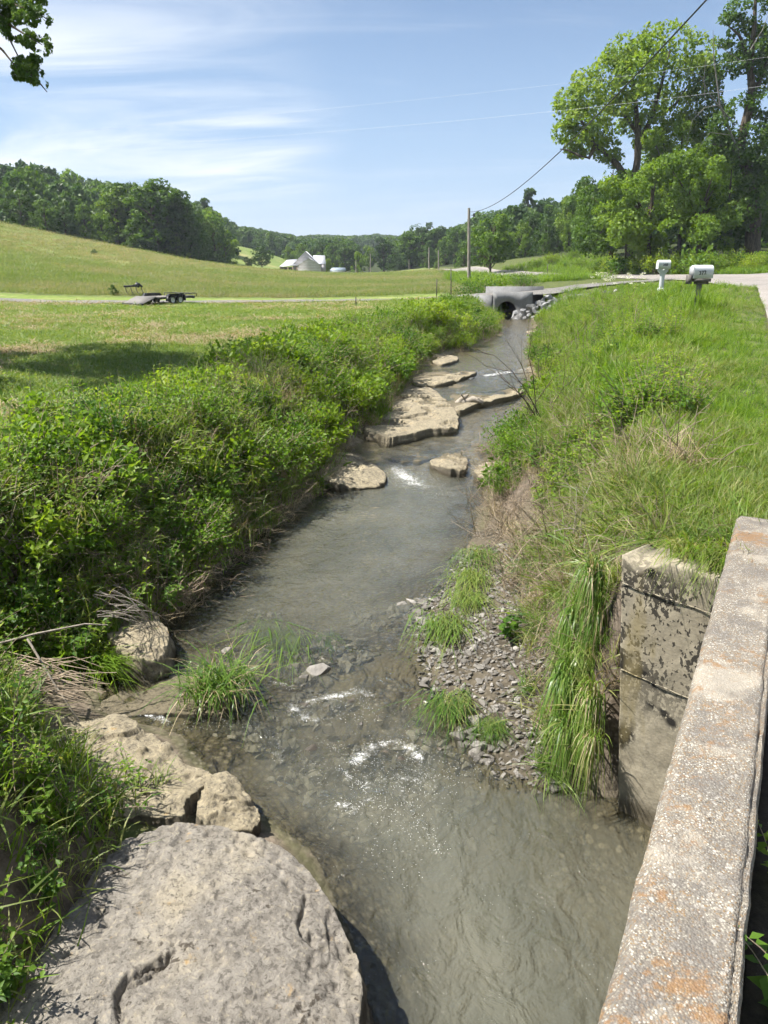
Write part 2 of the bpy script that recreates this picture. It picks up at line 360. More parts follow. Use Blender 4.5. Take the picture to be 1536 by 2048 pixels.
az = np.concatenate([np.arange(-180, -44, 4.0), np.arange(-44, 44, 0.3), np.arange(44, 180, 4.0)]); az = np.radians(az)
rr = np.exp(np.arange(math.log(0.5), math.log(7000), 0.0185))
AZ, RR = np.meshgrid(az, rr, indexing='ij'); gx, gy = (RR * np.sin(AZ)).ravel(), (RR * np.cos(AZ)).ravel()
gzv = ground(gx, gy)
rd = on_road(gx, gy); dd = dist_line(gx, gy, DC)
gzv = gzv - 0.16 * rd - 0.12 * sstep(1.7, 1.3, dd)
na, nr_ = len(az), len(rr); ii = np.arange(na)[:, None]; jj = np.arange(nr_ - 1)[None]
q = lambda i, j: (i % na) * nr_ + j
GF = np.stack([q(ii, jj), q(ii, jj + 1), q(ii + 1, jj + 1), q(ii + 1, jj)], -1).reshape(-1, 4)[:, ::-1]
# centre fan
GV = np.stack([gx, gy, gzv], 1); GV = np.vstack([GV, [0, 0, -0.4]]); cen = len(GV) - 1
fan = np.array([(cen, q(i, 0), q(i + 1, 0)) for i in range(na)])[:, ::-1]
ext = lambda v: np.append(v, 0)
wlv = wl(gx, gy); dl_ = xl(gy) - gx; dr_ = gx - xr(gy); ins = np.minimum(-dl_, -dr_)
bar = ((gy > 4.7) & (gy < 11) & (dr_ > -0.6) & (gzv < wlv + 0.45)).astype(float)
bedm = sstep(-0.25, 0.05, ins) * (gy < 60)
bankm = sstep(0.25, 0.03, np.abs(gzv - wlv) * (gy < 60) + 9 * (gy >= 60)) * (1 - bedm)
px_, py_ = proj(gx, np.maximum(gy, 1), gzv)
trl = np.interp(px_, [-400, 0, 150, 300, 380, 480, 590, 700, 860, 1000, 1100, 1200, 1340, 1536, 1900], [138, 133, 135, 141, 148, 174, 290, 232, 240, 145, 130, 121, 92, 88, 88])
clearing = (px_ > 440) & (px_ < 640) & (gy > 160) & (gy < 300)
woods = ((gy > trl) & ~clearing).astype(float)
mown = ((gy > 9) & (gy < 66) & (gx < xl(gy) - 1.5)).astype(float) * sstep(64 + 0, 66.5, 130 - gy)
meadow = ((gy > 66) & (woods < 0.5) & (px_ < 880)).astype(float)
M['ground'] = None
def ground_mat():
    t = NT('ground'); p = t.pos()
    bed, bank, mow, mea, wd = (t.attr(k) for k in ('bed', 'bank', 'mown', 'meadow', 'woods'))
    n1 = t.noise(p, 0.35, 5, 0.6); nf = t.noise(p, 9, 5, 0.7); n3 = t.noise(p, 2.2, 5, 0.65)
    soil = t.mix(t.ramp(nf, 0.3, 0.7), (0.045, 0.038, 0.022), (0.12, 0.10, 0.06))
    verge = t.mix(t.ramp(n3, 0.35, 0.7), (0.05, 0.075, 0.018), (0.11, 0.13, 0.03))
    col = t.mix(t.ramp(nf, 0.45, 0.75), verge, soil)
    mo = t.mix(t.ramp(n3, 0.3, 0.7), (0.10, 0.165, 0.025), (0.19, 0.235, 0.055)); mo = t.mix(t.ramp(t.noise(t.mapped(p, (0.35, 1, 1)), 1.1, 6, 0.65), 0.52, 0.72), mo, (0.30, 0.29, 0.12))
    col = t.mix(mow, col, mo)
    me = t.mix(t.ramp(n1, 0.35, 0.65), (0.125, 0.185, 0.042), (0.19, 0.225, 0.065)); me = t.mix(t.ramp(t.noise(t.mapped(p, (0.5, 1, 0.3)), 0.09, 6, 0.7), 0.5, 0.68), me, (0.31, 0.28, 0.13))
    me = t.mix(t.ramp(t.noise(p, 1.3, 5, 0.7), 0.3, 0.75, 0.0, 0.5), me, (0.10, 0.15, 0.025))
    col = t.mix(mea, col, me)
    col = t.mix(wd, col, t.mix(t.ramp(n3, 0.3, 0.7), (0.02, 0.035, 0.01), (0.05, 0.06, 0.02)))
    v = t.vor(p, 17, 'F1', 'Color'); vd = t.vor(p, 17, 'F1', 'Distance'); sepc = t.N.new('ShaderNodeSeparateColor'); t.lk(v, sepc.inputs[0])
    st = t.mix(sepc.outputs[0], (0.05, 0.042, 0.033), (0.19, 0.165, 0.13)); st = t.mix(t.ramp(vd, 0.25, 0.55), st, (0.05, 0.042, 0.03))
    silt = t.mix(t.ramp(n3, 0.35, 0.65), (0.14, 0.12, 0.08), (0.09, 0.076, 0.055))
    sy_ = t.N.new('ShaderNodeSeparateXYZ'); t.lk(p, sy_.inputs[0]); st = t.mix(t.ramp(t.noise(p, 1.1, 3), 0.42, 0.62), st, silt); st = t.mix(t.ramp(sy_.outputs[1], 13.6, 14.6), st, t.mix(t.ramp(nf, 0.3, 0.7), (0.17, 0.14, 0.10), (0.26, 0.22, 0.16)))      # bare rock shelf upstream
    mud = t.mix(t.ramp(nf, 0.35, 0.65), (0.07, 0.055, 0.04), (0.16, 0.13, 0.10))
    g_ = t.N.new('ShaderNodeNewGeometry'); sn = t.N.new('ShaderNodeSeparateXYZ'); t.lk(g_.outputs['True Normal'], sn.inputs[0]); col = t.mix(t.ramp(sn.outputs[2], 0.8, 0.6), col, mud)
    col = t.mix(bank, col, mud); col = t.mix(bed, col, st)
    b1 = t.bump(nf, 0.6, 0.03)
    b2 = t.bump(t.math('MULTIPLY', t.math('SUBTRACT', 1.0, vd), t.math('ADD', bed, bank)), 0.5, 0.03, b1)
    return t.fin(col, 0.9, b2, 0.2)
M['ground'] = ground_mat()
gme = mk('ground', GV, [GF, fan], {'bed': ext(np.maximum(bedm, bar)), 'bank': ext(bankm), 'mown': ext(mown), 'meadow': ext(meadow), 'woods': ext(woods)}, [M['ground']], smooth=True)
struct(link('ground', gme))

# ------------------------------------------------------------------ road and farm track
def ribbon(name, A, B, zf, mat, n=14, th=0.0):
    k = len(A); u = np.linspace(0, 1, n)
    P = A[:, None, :] * (1 - u)[None, :, None] + B[:, None, :] * u[None, :, None]
    x, y = P[..., 0].ravel(), P[..., 1].ravel(); z = zf(x, y)
    i = np.arange(k - 1)[:, None]; j = np.arange(n - 1)[None]
    F = np.stack([i * n + j, i * n + j + 1, (i + 1) * n + j + 1, (i + 1) * n + j], -1).reshape(-1, 4)
    e = np.abs(np.tile(u, k) - 0.5) * 2
    return struct(link(name, mk(name, np.stack([x, y, z], 1), F, {'edge': e}, [mat], smooth=True)))
t = NT('worn_road'); p = t.pos(); nn = t.noise(p, 0.8, 5, 0.6); sp = t.noise(p, 60, 3, 0.7)
col = t.mix(t.ramp(nn, 0.3, 0.7), (0.215, 0.195, 0.18), (0.275, 0.255, 0.235)); col = t.mix(t.ramp(sp, 0.3, 0.7), t.mix(1, col, (0.8, 0.8, 0.8), 'MULTIPLY'), col)
tr = t.ramp(t.math('ABSOLUTE', t.math('SUBTRACT', t.attr('edge'), 0.45)), 0.12, 0.3); col = t.mix(t.math('MULTIPLY', tr, 0.25), col, (0.30, 0.265, 0.23))
col = t.mix(t.ramp(t.math('ADD', t.attr('edge'), t.math('MULTIPLY', nn, 0.3)), 1.0, 1.2), col, (0.27, 0.25, 0.23))
M['road'] = t.fin(col, 0.9, t.bump(sp, 0.4, 0.01), 0.25)
ribbon('road', RI, RO, lambda x, y: base(x, y) + (n2(x, y, 0.9, 3, 3) - 0.5) * 0.04 + 0.03, M['road'])
tn = np.gradient(DC, axis=0); tn /= np.linalg.norm(tn, axis=1, keepdims=True); nrm_ = np.stack([-tn[:, 1], tn[:, 0]], 1)
t = NT('track_gravel'); p = t.pos(); v = t.vor(p, 14, 'F1', 'Color'); sc_ = t.N.new('ShaderNodeSeparateColor'); t.lk(v, sc_.inputs[0])
M['track'] = t.fin(t.mix(sc_.outputs[0], (0.12, 0.115, 0.105), (0.21, 0.20, 0.185)), 0.95, t.bump(t.vor(p, 14), 0.5, 0.03), 0.2)
wob = 1.35 + 0.25 * np.sin(np.arange(len(DC)) * 0.9)[:, None]
ribbon('gravel_track', DC - nrm_ * wob, DC + nrm_ * wob, lambda x, y: base(x, y) + (n2(x, y, 0.9, 3, 3) - 0.5) * 0.1 + 0.035, M['track'], 8)

# ------------------------------------------------------------------ water
ys = [-7.5]
while ys[-1] < 58.5: ys.append(ys[-1] + (0.12 if ys[-1] < 1.8 else max(0.03, 0.0062 * ys[-1])))
ys = np.array(ys); nc = 110
u = np.linspace(0, 1, nc); X = (xl(ys) - 0.9)[:, None] * (1 - u) + (xr(ys) + 0.75)[:, None] * u; Y = np.repeat(ys[:, None], nc, 1)
x, y = X.ravel(), Y.ravel(); w0 = wl(x, y); gnd = ground(x, y); depth = np.maximum(w0 - gnd, 0)
def rip(x, y, s, k, seed): return fbm(np.stack([x * s, y * s * k, np.zeros_like(x)], 1), 3, seed) - 0.5
fast = np.maximum.reduce([0.35 * np.ones_like(x), 0.55 + 0.45 * sstep(4.2, 5.2, y) * sstep(7.4, 6.4, y) * 1.0 - 0.55 * (y > 8.2) * (y < 13.2), 0.9 * (y > 14)])
calm = sstep(3.9, 4.9, y)
amp = np.where(y < 4.8, 0.016, np.where(y < 7.6, 0.036, np.where(y < 13, 0.018, 0.028)))
z = w0 + rip(x, y, 3.2, 0.75, 31) * amp * 1.4 + rip(x, y, 9.0, 0.6, 33) * amp * 0.8 + rip(x, y, 1.1, 0.6, 35) * 0.03
# flow lines: water pulled over the riffle, standing waves under it
z += 0.012 * np.sin(9 * (y - 0.35 * np.sin(1.7 * x)) + 3 * n2(x, y, 1.6, 2, 44)) * sstep(4.3, 5.0, y) * sstep(7.0, 6.2, y) * sstep(0.9, 0.3, np.abs(x + 0.1) / 1.2)
fo = np.zeros_like(x)
nf = n2(x, y, 2.0, 4, 51); nf2 = n2(x, y, 7.0, 4, 53)
rif = np.exp(-(((x - 0.12) / 0.65) ** 2 + ((y - 5.35) / 0.42) ** 2)) + 0.7 * np.exp(-(((x + 0.35) / 0.5) ** 2 + ((y - 6.15) / 0.22) ** 2)) + 0.55 * np.exp(-(((x - 0.1) / 0.35) ** 2 + ((y - 4.6) / 0.55) ** 2))
rif += 0.8 * np.exp(-(((x + 1.55) / 0.35) ** 2 + ((y - 5.92) / 0.10) ** 2))
fo = np.maximum(fo, np.clip(rif, 0, 1) * 0.42)
fo = np.maximum(fo, 0.05 * sstep(7.2, 6.4, y) * sstep(1.0, 2.2, y))  # low base level lets the painted glint specks show across near water
for arc, wd_, st_ in [([(614, 1399), (646, 1393), (685, 1387), (716, 1381), (740, 1392)], .07, .95), ([(585, 1408), (595, 1416), (614, 1434), (632, 1438)], .07, .95), ([(712, 1520), (724, 1504), (747, 1485), (778, 1479), (817, 1489), (840, 1506)], .085, 1.0), ([(680, 1535), (695, 1545), (720, 1557), (730, 1575)], .05, .85), ([(738, 1562), (737, 1580), (733, 1594), (708, 1614), (680, 1600)], .06, .85), ([(795, 1550), (815, 1553), (845, 1559)], .07, .8), ([(800, 1560), (806, 1575), (813, 1604)], .07, .7), ([(540, 1365), (560, 1368), (578, 1372)], .05, .8), ([(820, 1620), (850, 1640), (880, 1690)], .07, .6), ([(640, 1470), (690, 1500), (712, 1520)], .06, .6), ([(265, 1418), (300, 1424), (330, 1436)], .06, 1.0), ([(500, 1440), (540, 1470), (560, 1510)], .08, .5)]:
    La = np.array([on(a_[0], a_[1], 0.03)[:2] for a_ in arc]); fo = np.maximum(fo, st_ * np.exp(-((dist_line(x + (nf - .5) * .12, y + (nf2 - .5) * .10, La)) / wd_) ** 2) * (0.55 + 0.6 * nf2))
l1 = np.exp(-((((x - 0.25) + 0.35 * (y - 14.6) + .3 * (nf - .5)) / 0.36) ** 2 + ((y - 14.1) / 1.0) ** 2)) * 0.95 + 0.8 * np.exp(-(((x - 2.0) / 0.5) ** 2 + ((y - 14.7) / 0.22) ** 2))
l2 = np.exp(-((y - (17.3 + 1.35 * x)) / 0.20) ** 2) * (x > 3.0) * 0.95
l3 = np.exp(-((y - (22.9 + 0.97 * x) - 0.5 * (nf - .5)) / 0.26) ** 2) * (x > 1.0) * np.clip(2.6 * nf2 - .45, 0, 1)
l4 = 0.7 * np.exp(-((y - (21.6 + 0.5 * x)) / 0.16) ** 2) * (x > 0.9) * (x < 2.6)
fo = np.maximum.reduce([fo, l1, l2, l3, l4])
z += 0.03 * np.clip(fo, 0, 1) * (nf2 - 0.4)
fo = np.clip(fo, 0, 1.2)
i = np.arange(len(ys) - 1)[:, None]; j = np.arange(nc - 1)[None]
F = np.stack([i * nc + j, i * nc + j + 1, (i + 1) * nc + j + 1, (i + 1) * nc + j], -1).reshape(-1, 4)
def water_mat():
    t = NT('stream_water'); p = t.pos(); t.N.remove(t.b)
    dep, foam = t.attr('depth'), t.attr('foam')
    nA = t.noise(t.mapped(p, (1, 0.7, 1)), 5, 4, 0.55, 0.8); nB = t.noise(t.mapped(p, (1, 0.8, 1)), 22, 3, 0.55, 0.5)
    nC = t.noise(p, 70, 3, 0.6, 0.4); bA = t.bump(nA, 0.7, 0.09); bB = t.bump(nB, 0.5, 0.022, bA); bB = t.bump(t.math('MULTIPLY', nC, t.math('ADD', foam, 0.12)), 0.8, 0.016, bB)
    murk = t.mix(t.ramp(t.noise(p, 0.8, 3), 0.35, 0.65), (0.110, 0.112, 0.086), (0.148, 0.145, 0.110))
    dif = t.N.new('ShaderNodeBsdfDiffuse'); t.lk(murk, dif.inputs[0]); t.lk(bB, dif.inputs['Normal'])
    tra = t.N.new('ShaderNodeBsdfTransparent'); tra.inputs[0].default_value = (0.86, 0.86, 0.76, 1)
    e = t.math('SUBTRACT', 1.0, t.math('POWER', 2.718, t.math('MULTIPLY', dep, -3.0)), True)   # turbid water: extinction with depth
    m1 = t.N.new('ShaderNodeMixShader'); t.lk(e, m1.inputs[0]); t.lk(tra.outputs[0], m1.inputs[1]); t.lk(dif.outputs[0], m1.inputs[2])
    gl = t.N.new('ShaderNodeBsdfGlossy'); gl.inputs['Roughness'].default_value = 0.05; t.lk(bB, gl.inputs['Normal']); gl.inputs[0].default_value = (1, 1, 1, 1)
    fr = t.N.new('ShaderNodeFresnel'); fr.inputs[0].default_value = 1.42; t.lk(bB, fr.inputs['Normal'])
    m2 = t.N.new('ShaderNodeMixShader'); t.lk(fr.outputs[0], m2.inputs[0]); t.lk(m1.outputs[0], m2.inputs[1]); t.lk(gl.outputs[0], m2.inputs[2])
    fn = t.math('ADD', t.math('MULTIPLY', t.noise(p, 55, 6, 0.85, 0.5), 0.62), t.math('MULTIPLY', t.noise(p, 9, 4, 0.6, 1.8), 0.38))
    ff = t.ramp(t.math('ADD', t.math('MULTIPLY', foam, 0.30), fn), 0.69, 0.90, 0, 0.75)
    vb = t.N.new('ShaderNodeTexVoronoi'); t.lk(p, vb.inputs['Vector']); vb.inputs['Scale'].default_value = 105; sb = t.N.new('ShaderNodeSeparateColor'); t.lk(vb.outputs['Color'], sb.inputs[0])
    glint = t.math('MULTIPLY', t.ramp(t.math('ADD', sb.outputs[0], t.math('MULTIPLY', foam, 0.42)), 0.985, 1.0), t.ramp(vb.outputs['Distance'], 0.30, 0.16))     # white specks painted in as sun glints on the ripples
    ff = t.math('MAXIMUM', ff, t.math('MULTIPLY', glint, t.ramp(t.math('ADD', t.noise(p, 2.2, 3), foam), 0.5, 0.7)))
    fd = t.N.new('ShaderNodeBsdfDiffuse'); fd.inputs[0].default_value = (0.82, 0.83, 0.82, 1)
    m3 = t.N.new('ShaderNodeMixShader'); t.lk(t.math('MULTIPLY', ff, t.ramp(foam, 0.01, 0.08)), m3.inputs[0]); t.lk(m2.outputs[0], m3.inputs[1]); t.lk(fd.outputs[0], m3.inputs[2])
    t.lk(m3.outputs[0], t.out.inputs[0]); return t.m
M['water'] = water_mat()
struct(link('stream_water', mk('stream_water', np.stack([x, y, z], 1), F, {'depth': depth, 'foam': fo}, [M['water']], smooth=True)))

# ------------------------------------------------------------------ the bridge the picture is taken from
def concrete(name, a, b, lichen=0.0, agg=0.0, spots=0.0, kind='W'):
    t = NT(name); p = t.pos(kind); n = t.noise(p, 2.6, 6, 0.65); f = t.noise(p, 40, 4, 0.7)
    col = t.mix(t.ramp(n, 0.3, 0.7), a, b); col = t.mix(t.ramp(f, 0.35, 0.7, 0, 0.5), col, tuple(0.6 * q_ for q_ in a)); nr = t.bump(f, 0.35, 0.006)
    if agg:
        v = t.N.new('ShaderNodeTexVoronoi'); t.lk(p, v.inputs['Vector']); v.inputs['Scale'].default_value = 150; s2 = t.N.new('ShaderNodeSeparateColor'); t.lk(v.outputs['Color'], s2.inputs[0])
        v2 = t.N.new('ShaderNodeTexVoronoi'); t.lk(p, v2.inputs['Vector']); v2.inputs['Scale'].default_value = 62; s3 = t.N.new('ShaderNodeSeparateColor'); t.lk(v2.outputs['Color'], s3.inputs[0])
        st = t.mix(s2.outputs[0], (0.115, 0.10, 0.078), (0.34, 0.318, 0.265)); st = t.mix(t.ramp(s2.outputs[1], 0.72, 0.76), st, (0.20, 0.14, 0.08)); st = t.mix(t.ramp(s2.outputs[2], 0.90, 0.94), st, (0.44, 0.42, 0.37))
        col = t.mix(t.ramp(v.outputs['Distance'], 0.38, 0.62), st, t.mix(0.5, col, (0.12, 0.10, 0.085)))
        big_ = t.math('MULTIPLY', t.ramp(s3.outputs[0], 0.84, 0.87), t.ramp(v2.outputs['Distance'], 0.5, 0.38)); col = t.mix(big_, col, t.mix(s3.outputs[1], (0.20, 0.185, 0.165), (0.38, 0.355, 0.31)))
        col = t.mix(t.ramp(t.noise(p, 6, 5, 0.72), 0.46, 0.60, 0, 0.6), col, (0.12, 0.11, 0.10)); col = t.mix(t.ramp(t.noise(p, 3.4, 4, 0.6), 0.52, 0.66, 0, 0.45), col, (0.40, 0.36, 0.29))
        nr = t.bump(t.math('SUBTRACT', 1.0, v.outputs['Distance']), 0.6, 0.006, nr)
    if lichen:
        l = t.math('ADD', t.math('MULTIPLY', t.noise(p, 3.2, 4, 0.6), 0.5), t.math('MULTIPLY', t.noise(p, 26, 5, 0.75), 0.5))
        col = t.mix(t.ramp(l, 0.515, 0.60, 0, lichen), col, t.mix(t.noise(p, 60, 2), (0.18, 0.085, 0.035), (0.25, 0.155, 0.065)))
        l2_ = t.math('ADD', t.math('MULTIPLY', t.noise(t.mapped(p, (1, 1.3, 1)), 6.3, 4, 0.6, 0.4), 0.55), t.math('MULTIPLY', t.noise(p, 45, 4, 0.7), 0.45))
        col = t.mix(t.ramp(l2_, 0.62, 0.67, 0, 0.8), col, (0.05, 0.045, 0.04))
    if spots:
        big_ = t.noise(p, 2.6, 3, 0.5); s_ = t.noise(t.mapped(p, (1, 1, 0.7)), 36, 3, 0.55, 0.2); szz = t.N.new('ShaderNodeSeparateXYZ'); t.lk(p, szz.inputs[0]); zone = t.math('MULTIPLY', t.ramp(szz.outputs[2], 0.7, 1.5), t.ramp(szz.outputs[2], 2.15, 1.9))
        sp_ = t.ramp(t.math('ADD', t.math('MULTIPLY', big_, 0.5), t.math('MULTIPLY', s_, 0.7)), 0.60, 0.625); sp_ = t.math('MULTIPLY', sp_, t.math('ADD', t.math('MULTIPLY', zone, 0.9), t.ramp(big_, 0.6, 0.7)), True); col = t.mix(t.math('MULTIPLY', sp_, spots), col, (0.022, 0.02, 0.017))
        col = t.mix(t.ramp(t.noise(t.mapped(p, (1, 1, 0.25)), 3.3, 4, 0.6), 0.55, 0.7, 0, 0.55), col, (0.21, 0.17, 0.075))
        sz = t.N.new('ShaderNodeSeparateXYZ'); t.lk(p, sz.inputs[0]); wet = t.ramp(t.math('ADD', sz.outputs[2], t.math('MULTIPLY', n, 0.2)), 0.30, 0.17); col = t.mix(t.math('MULTIPLY', wet, 0.75), col, (0.065, 0.052, 0.03))
        nr = t.bump(t.noise(t.mapped(p, (1, 1, 2.0)), 24, 4, 0.6), 0.3, 0.008, nr); nr = t.bump(sp_, 0.4, 0.005, nr)
    return t.fin(col, 0.92, nr, 0.25)
M['parapet'] = concrete('weathered_aggregate_concrete', (0.19, 0.172, 0.14), (0.30, 0.278, 0.235), lichen=0.7, agg=1)
M['abutment'] = concrete('stained_concrete', (0.27, 0.238, 0.175), (0.375, 0.335, 0.25), spots=1.0)
M['newcon'] = concrete('new_concrete', (0.19, 0.19, 0.19), (0.27, 0.27, 0.27), kind='O')
bdir = np.array([0.4636, 0.886]); bnor = np.array([0.886, -0.4636])       # along the bridge, and to its right
bridge = thing('road_bridge', 'old concrete bridge edge at the right, its coping speckled with orange lichen', 'bridge', (0.47, 1.27, 0))
def swept(prof, s0, s1, n, amp, seed, closed=True, endz=0):
    prof = np.array(prof, float); k = len(prof); S = np.linspace(s0, s1, n)
    V = np.concatenate([np.stack([bdir[0] * s_ + bnor[0] * prof[:, 0], bdir[1] * s_ + bnor[1] * prof[:, 0], prof[:, 1]], 1) for s_ in S])
    nn = np.stack([fbm(V * 9 + 5, 4, seed + i_) - 0.5 for i_ in range(3)], 1); V = V + nn * amp
    i_ = np.arange(n - 1)[:, None]; j_ = np.arange(k)[None]
    F = np.stack([i_ * k + j_, i_ * k + (j_ + 1) % k, (i_ + 1) * k + (j_ + 1) % k, (i_ + 1) * k + j_], -1).reshape(-1, 4)
    cF = []
    c0, c1 = len(V), len(V) + 1; V = np.vstack([V, V[:k].mean(0), V[-k:].mean(0)])
    cF = [(c0, (a_ + 1) % k, a_) for a_ in range(k)] + [(c1, (n - 1) * k + a_, (n - 1) * k + (a_ + 1) % k) for a_ in range(k)]
    return V, [F, np.array(cF)]
def seg(a, b, n): return [(a[0] + (b[0] - a[0]) * i_ / n, a[1] + (b[1] - a[1]) * i_ / n) for i_ in range(n)]
pw = 0.275
prof = seg((0, 1.62), (0, 2.27), 8) + seg((0, 2.27), (0.025, 2.297), 2) + seg((0.025, 2.297), (pw - 0.022, 2.297), 14) + seg((pw - 0.022, 2.297), (pw - 0.012, 2.28), 2) + seg((pw - 0.012, 2.28), (pw - 0.002, 2.292), 1) + seg((pw - 0.002, 2.292), (pw + 0.008, 2.27), 2) + seg((pw + 0.008, 2.27), (pw + 0.02, 1.9), 4) + seg((pw + 0.02, 1.9), (0, 1.62), 3)
V, F = swept(prof, -3.2, 4.12, 330, 0.018, 61)
link('parapet', mk('parapet', V, F, None, [M['parapet']], smooth=False), bridge)
mb = MB(); c_ = bdir * 0.2 + bnor * (pw + 0.03 + 2.6); mb.box((c_[0], c_[1], 1.76), (5.2, 7.2, 0.42), rz=-math.atan2(bdir[0], bdir[1]))
link('deck_slab', mb.mesh('deck_slab', [M['newcon']]), bridge)
soilm = plain('gutter_soil', (0.035, 0.028, 0.02), 0.95, 0.4, 30, bumps=0.6)
V, F = swept(seg((pw + 0.02, 2.02), (pw + 0.02, 2.075), 1) + seg((pw + 0.02, 2.075), (pw + 0.55, 2.05), 12) + seg((pw + 0.55, 2.05), (pw + 0.62, 2.02), 3) + [(pw + 0.62, 2.0)], -3.2, 4.3, 120, 0.03, 67)
link('gutter_soil', mk('gutter_soil', V, F, None, [soilm]), bridge)
# abutment: a wing beside the coping and the bearing wall under the deck
Apt = np.array([1.76, 4.81]); adir = np.array([0.68, -0.73]); adir /= np.linalg.norm(adir); anor = np.array([-adir[1], adir[0]])   # anor points into the bank
def wall_block(L0, L1, z0, z1, th, nu, nv, seed, crumble=0.0):
    U = np.linspace(L0, L1, nu); Zs = np.linspace(0, 1, nv); V = []; F = []
    for side in (0, 1):
        for zf in Zs:
            zt = z1 - crumble * (fbm(np.stack([U * 7, U * 0, U * 0 + side], 1), 3, seed) * np.exp(-((U - L0 - 0.12) / 0.12) ** 2) + 0.25 * fbm(np.stack([U * 15, U * 0, U * 0], 1), 2, seed + 3))
            zv = z0 + (zt - z0) * zf
            q_ = Apt[None] + adir[None] * U[:, None] + anor[None] * (th * side)
            V.append(np.stack([q_[:, 0], q_[:, 1], zv], 1))
    V = np.concatenate(V); k = nu * nv
    def id_(s_, a, b): return s_ * k + a * nu + b
    for a in range(nv - 1):
        for b in range(nu - 1):
            F.append((id_(0, a, b), id_(0, a, b + 1), id_(0, a + 1, b + 1), id_(0, a + 1, b))); F.append((id_(1, a, b + 1), id_(1, a, b), id_(1, a + 1, b), id_(1, a + 1, b + 1)))
        for b in (0, nu - 1):
            f_ = (id_(1, a, b), id_(0, a, b), id_(0, a + 1, b), id_(1, a + 1, b)); F.append(f_ if b == 0 else f_[::-1])
    for b in range(nu - 1): F.append((id_(0, nv - 1, b), id_(0, nv - 1, b + 1), id_(1, nv - 1, b + 1), id_(1, nv - 1, b)))
    V[:, :2] += (anor[None] * ((fbm(V * 6, 4, seed + 9) - 0.5) * 0.03)[:, None])
    return V, np.array(F)
V, F = wall_block(0, 0.72, -0.7, 2.13, 0.34, 70, 110, 71, 0.14); V[:, :2] -= np.array([0.47, 1.27]); V[:, 0] -= 0.092 * V[:, 2]; V[:, 1] -= 0.035 * V[:, 2]      # the wall has tipped out of plumb
ab = link('abutment', mk('abutment', V, F, None, [M['abutment']], smooth=False), bridge)
V, F = wall_block(0.73, 4.0, -0.7, 1.60, 0.34, 40, 30, 72); V[:, :2] -= np.array([0.47, 1.27])
link('bearing_wall', mk('bearing_wall', V, F, None, [M['abutment']], smooth=False), bridge)
for zs in (1.88, 1.22):
    mb = MB(); s_ = np.linspace(0.01, 0.70, 24); q_ = Apt[None] + adir[None] * s_[:, None] - anor[None] * 0.006 - np.array([0.47, 1.27]) - np.array([0.092, 0.035]) * zs
    mb.tube(np.stack([q_[:, 0], q_[:, 1], zs - 0.02 * s_ + 0.002 * np.sin(s_ * 40)], 1), 0.004, 5)
    link('form_seam', mb.mesh('form_seam', [M['abutment']], True), ab)

# ------------------------------------------------------------------ rocks
def rockmat(name, a, b, cream, wetz=None, spk=1.0):
    t = NT(name); p = t.pos(); n = t.noise(p, 1.6, 6, 0.6, 0.3); m = t.noise(p, 9, 6, 0.7); f = t.noise(p, 48, 5, 0.75)
    col = t.mix(t.ramp(m, 0.3, 0.7), a, b); col = t.mix(t.ramp(n, 0.50, 0.70, 0, 0.6), col, cream)
    k30 = t.noise(p, 26, 5, 0.7, 0.4); col = t.mix(t.ramp(k30, 0.47, 0.38, 0, 0.75), col, (0.085, 0.076, 0.064)); col = t.mix(t.ramp(k30, 0.55, 0.64, 0, 0.5), col, cream); col = t.mix(t.ramp(f, 0.42, 0.33, 0, 0.75 * spk), col, (0.07, 0.058, 0.048)); col = t.mix(t.ramp(f, 0.60, 0.74, 0, 0.6), col, (0.42, 0.385, 0.33))
    pit = t.ramp(t.math('ADD', t.math('MULTIPLY', t.noise(p, 3.1, 3), 0.5), t.math('MULTIPLY', t.noise(p, 19, 4, 0.6), 0.6)), 0.66, 0.70)
    col = t.mix(t.math('MULTIPLY', pit, 0.85), col, (0.05, 0.04, 0.03))
    col = t.mix(t.ramp(t.noise(p, 5.5, 5, 0.7), 0.62, 0.72, 0, 0.6), col, (0.38, 0.24, 0.08))
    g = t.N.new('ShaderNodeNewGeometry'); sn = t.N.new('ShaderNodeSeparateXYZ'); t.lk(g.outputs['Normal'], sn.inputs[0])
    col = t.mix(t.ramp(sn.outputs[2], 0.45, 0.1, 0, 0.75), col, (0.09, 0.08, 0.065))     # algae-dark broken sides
    wet = t.ramp(t.math('SUBTRACT', t.attr('above'), t.math('MULTIPLY', m, 0.06)), 0.045, 0.0); col = t.mix(t.math('MULTIPLY', wet, 0.6), col, (0.06, 0.05, 0.03))
    hgt = t.math('ADD', t.math('MULTIPLY', m, 0.55), t.math('MULTIPLY', k30, 0.45)); nr = t.bump(hgt, 0.85, 0.045); nr = t.bump(t.noise(p, 75, 5, 0.75), 0.7, 0.012, nr); nr = t.bump(pit, -0.6, 0.02, nr)
    return t.fin(col, 0.9, nr, 0.25)
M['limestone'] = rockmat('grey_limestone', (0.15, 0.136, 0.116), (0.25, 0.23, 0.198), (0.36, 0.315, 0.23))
M['limestone_tan'] = rockmat('tan_limestone', (0.20, 0.172, 0.12), (0.31, 0.268, 0.185), (0.41, 0.35, 0.23))
